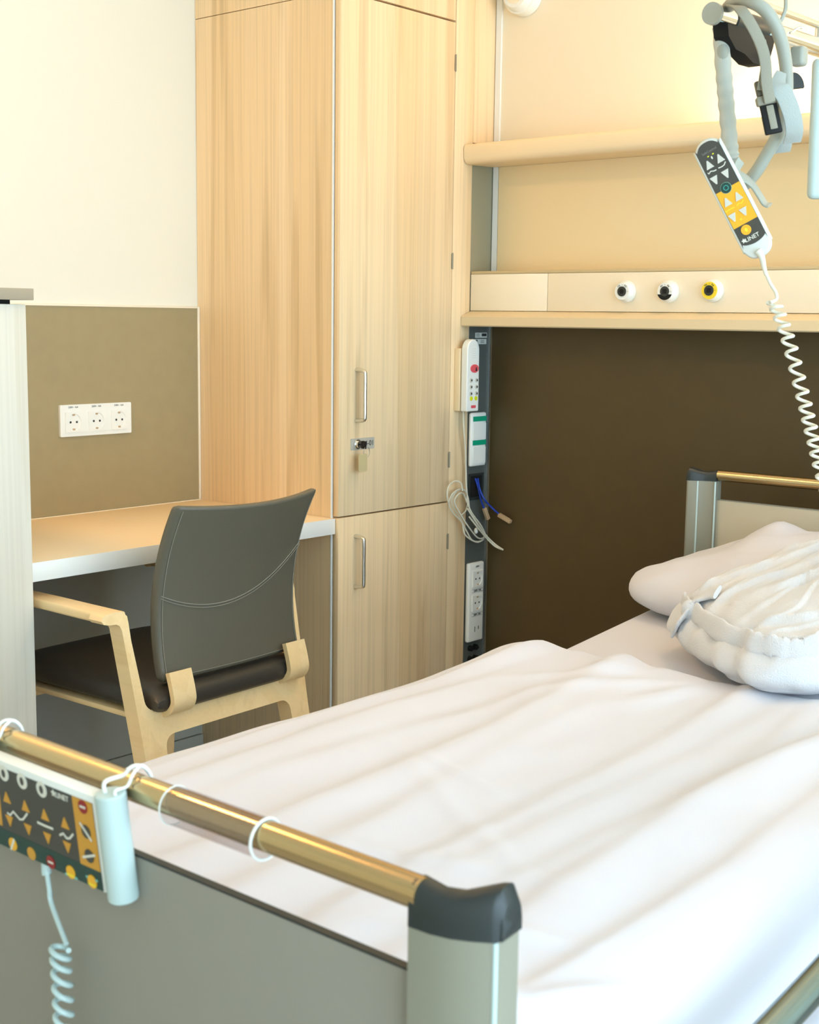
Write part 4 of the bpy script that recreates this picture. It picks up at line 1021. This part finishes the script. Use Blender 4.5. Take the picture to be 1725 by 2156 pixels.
c = rfc(995, 1635); text('LINET', .0088, RM @ Matrix.Translation((c[0]+.0005, c[1], .0121)), M['print'], kpad, 'logo_lettering', bold=.00012)
c = rfc(325, 285); text('SafeControl', .0050, RM @ Matrix.Translation((c[0], c[1], .0121)), mat('grey_print', (.22, .21, .19)), kpad, 'lettering')
# rear hook of the remote
hk = catmull([(.020, .020, -.010), (.026, .012, -.020), (.031, -.002, -.026), (.033, -.020, -.027), (.0345, -.036, -.027), (.040, -.042, -.026)], 6)
bm = B(); sweep(bm, hk, rrect(.020, .004, .0015, 2), upv=(1, 0, .3)); lobj('rear_hook', bm, M['ring'], rm, smooth=60)
bm = B(); sweep(bm, catmull([(.018, .024, -.008), (.024, .034, -.014), (.032, .040, -.02)], 5), rrect(.016, .004, .0015, 2), upv=(1, 0, .3)); lobj('rear_clip', bm, M['ring'], rm, smooth=60)
# cable
e = RM @ V((.010, -.098, .004)); A0 = dep(1604, 540, 2.085)
bm = B(); tube(bm, catmull([dep(1596, 528, 2.085), A0, dep(1609, 562, 2.09), dep(1614, 580, 2.09)], 5), .0045, 12, scale=[1.3, 1.3, 1.25, 1.2, 1.15, 1.1, 1.05, 1, .95, .9, .85, .8, .75, .7, .65, .6])
tube(bm, catmull([dep(1613, 575, 2.09), dep(1622, 596, 2.09), dep(1634, 616, 2.09), dep(1635, 630, 2.09), dep(1622, 637, 2.085)], 8), .0027, 10)
ax = catmull([dep(1631, 638, 2.09), dep(1660, 715, 2.10), dep(1690, 830, 2.12), dep(1713, 925, 2.14), dep(1737, 1020, 2.16), dep(1775, 1150, 2.19)], 12)
coil(ax, .0093, 19.5, .0027, bm, -rt, fw, lean=-.001)
obj('coiled_cable', bm, M['cord'], rm, label='cream spiral cable')

# ------------------------------------------------------------------ room lamp, and an added lamp for the reading light
def ceiling_lamp(x, y, s, lab, wd=.6, m=None):
    t = thing('ceiling_lamp', lab, 'ceiling lamp', (x, y, ZC-.03))
    obj('frame', box(B(), (x-s/2-.02, y-wd/2-.02, ZC-.03), (x+s/2+.02, y+wd/2+.02, ZC-.0005), .004), M['white'], t)
    obj('diffuser', box(B(), (x-s/2, y-wd/2, ZC-.036), (x+s/2, y+wd/2, ZC-.030)), m or M['lamp'], t)
ceiling_lamp(-2.55, .95, .36, 'square warm ceiling lamp over the desk area', .36)
ceiling_lamp(-1.15, 2.62, .24, 'small square warm lamp added over the head of the bed for a reading light', .24)  # unseen lamp added at the ceiling, standing in for a reading light

# ------------------------------------------------------------------ daylight
wd_ = bpy.data.worlds.new('daylight'); bpy.context.scene.world = wd_; wd_.use_nodes = True
N = wd_.node_tree.nodes; L = wd_.node_tree.links; bg = N['Background']
bg.inputs['Color'].default_value = (.64, .82, 1.0, 1); bg.inputs['Strength'].default_value = 13.2
pl_ = bpy.data.lights.new('window_portal', 'AREA'); pl_.shape = 'RECTANGLE'; pl_.size = wy1-wy0; pl_.size_y = wz1-wz0
pl_.cycles.is_portal = True
po = bpy.data.objects.new('window_portal', pl_); C.objects.link(po)
po.matrix_world = frame((XR+.12, (wy0+wy1)/2, (wz0+wz1)/2), (0, 1, 0), (0, 0, 1)) @ Matrix.Rotation(0, 4, 'X')
# area light emits along local -Z; local +Z of frame((0,1,0),(0,0,1)) is +X, so it points into the room

sc = bpy.context.scene
sc.view_settings.view_transform = 'Standard'; sc.view_settings.look = 'None'
sc.view_settings.gamma = 1; sc.view_settings.use_curve_mapping = False
sc.view_settings.exposure = -.70
sc.cycles.max_bounces = 8; sc.cycles.diffuse_bounces = 5; sc.cycles.glossy_bounces = 4; sc.cycles.transmission_bounces = 8
sc.cycles.sample_clamp_indirect = 8; sc.cycles.caustics_reflective = False; sc.cycles.caustics_refractive = False
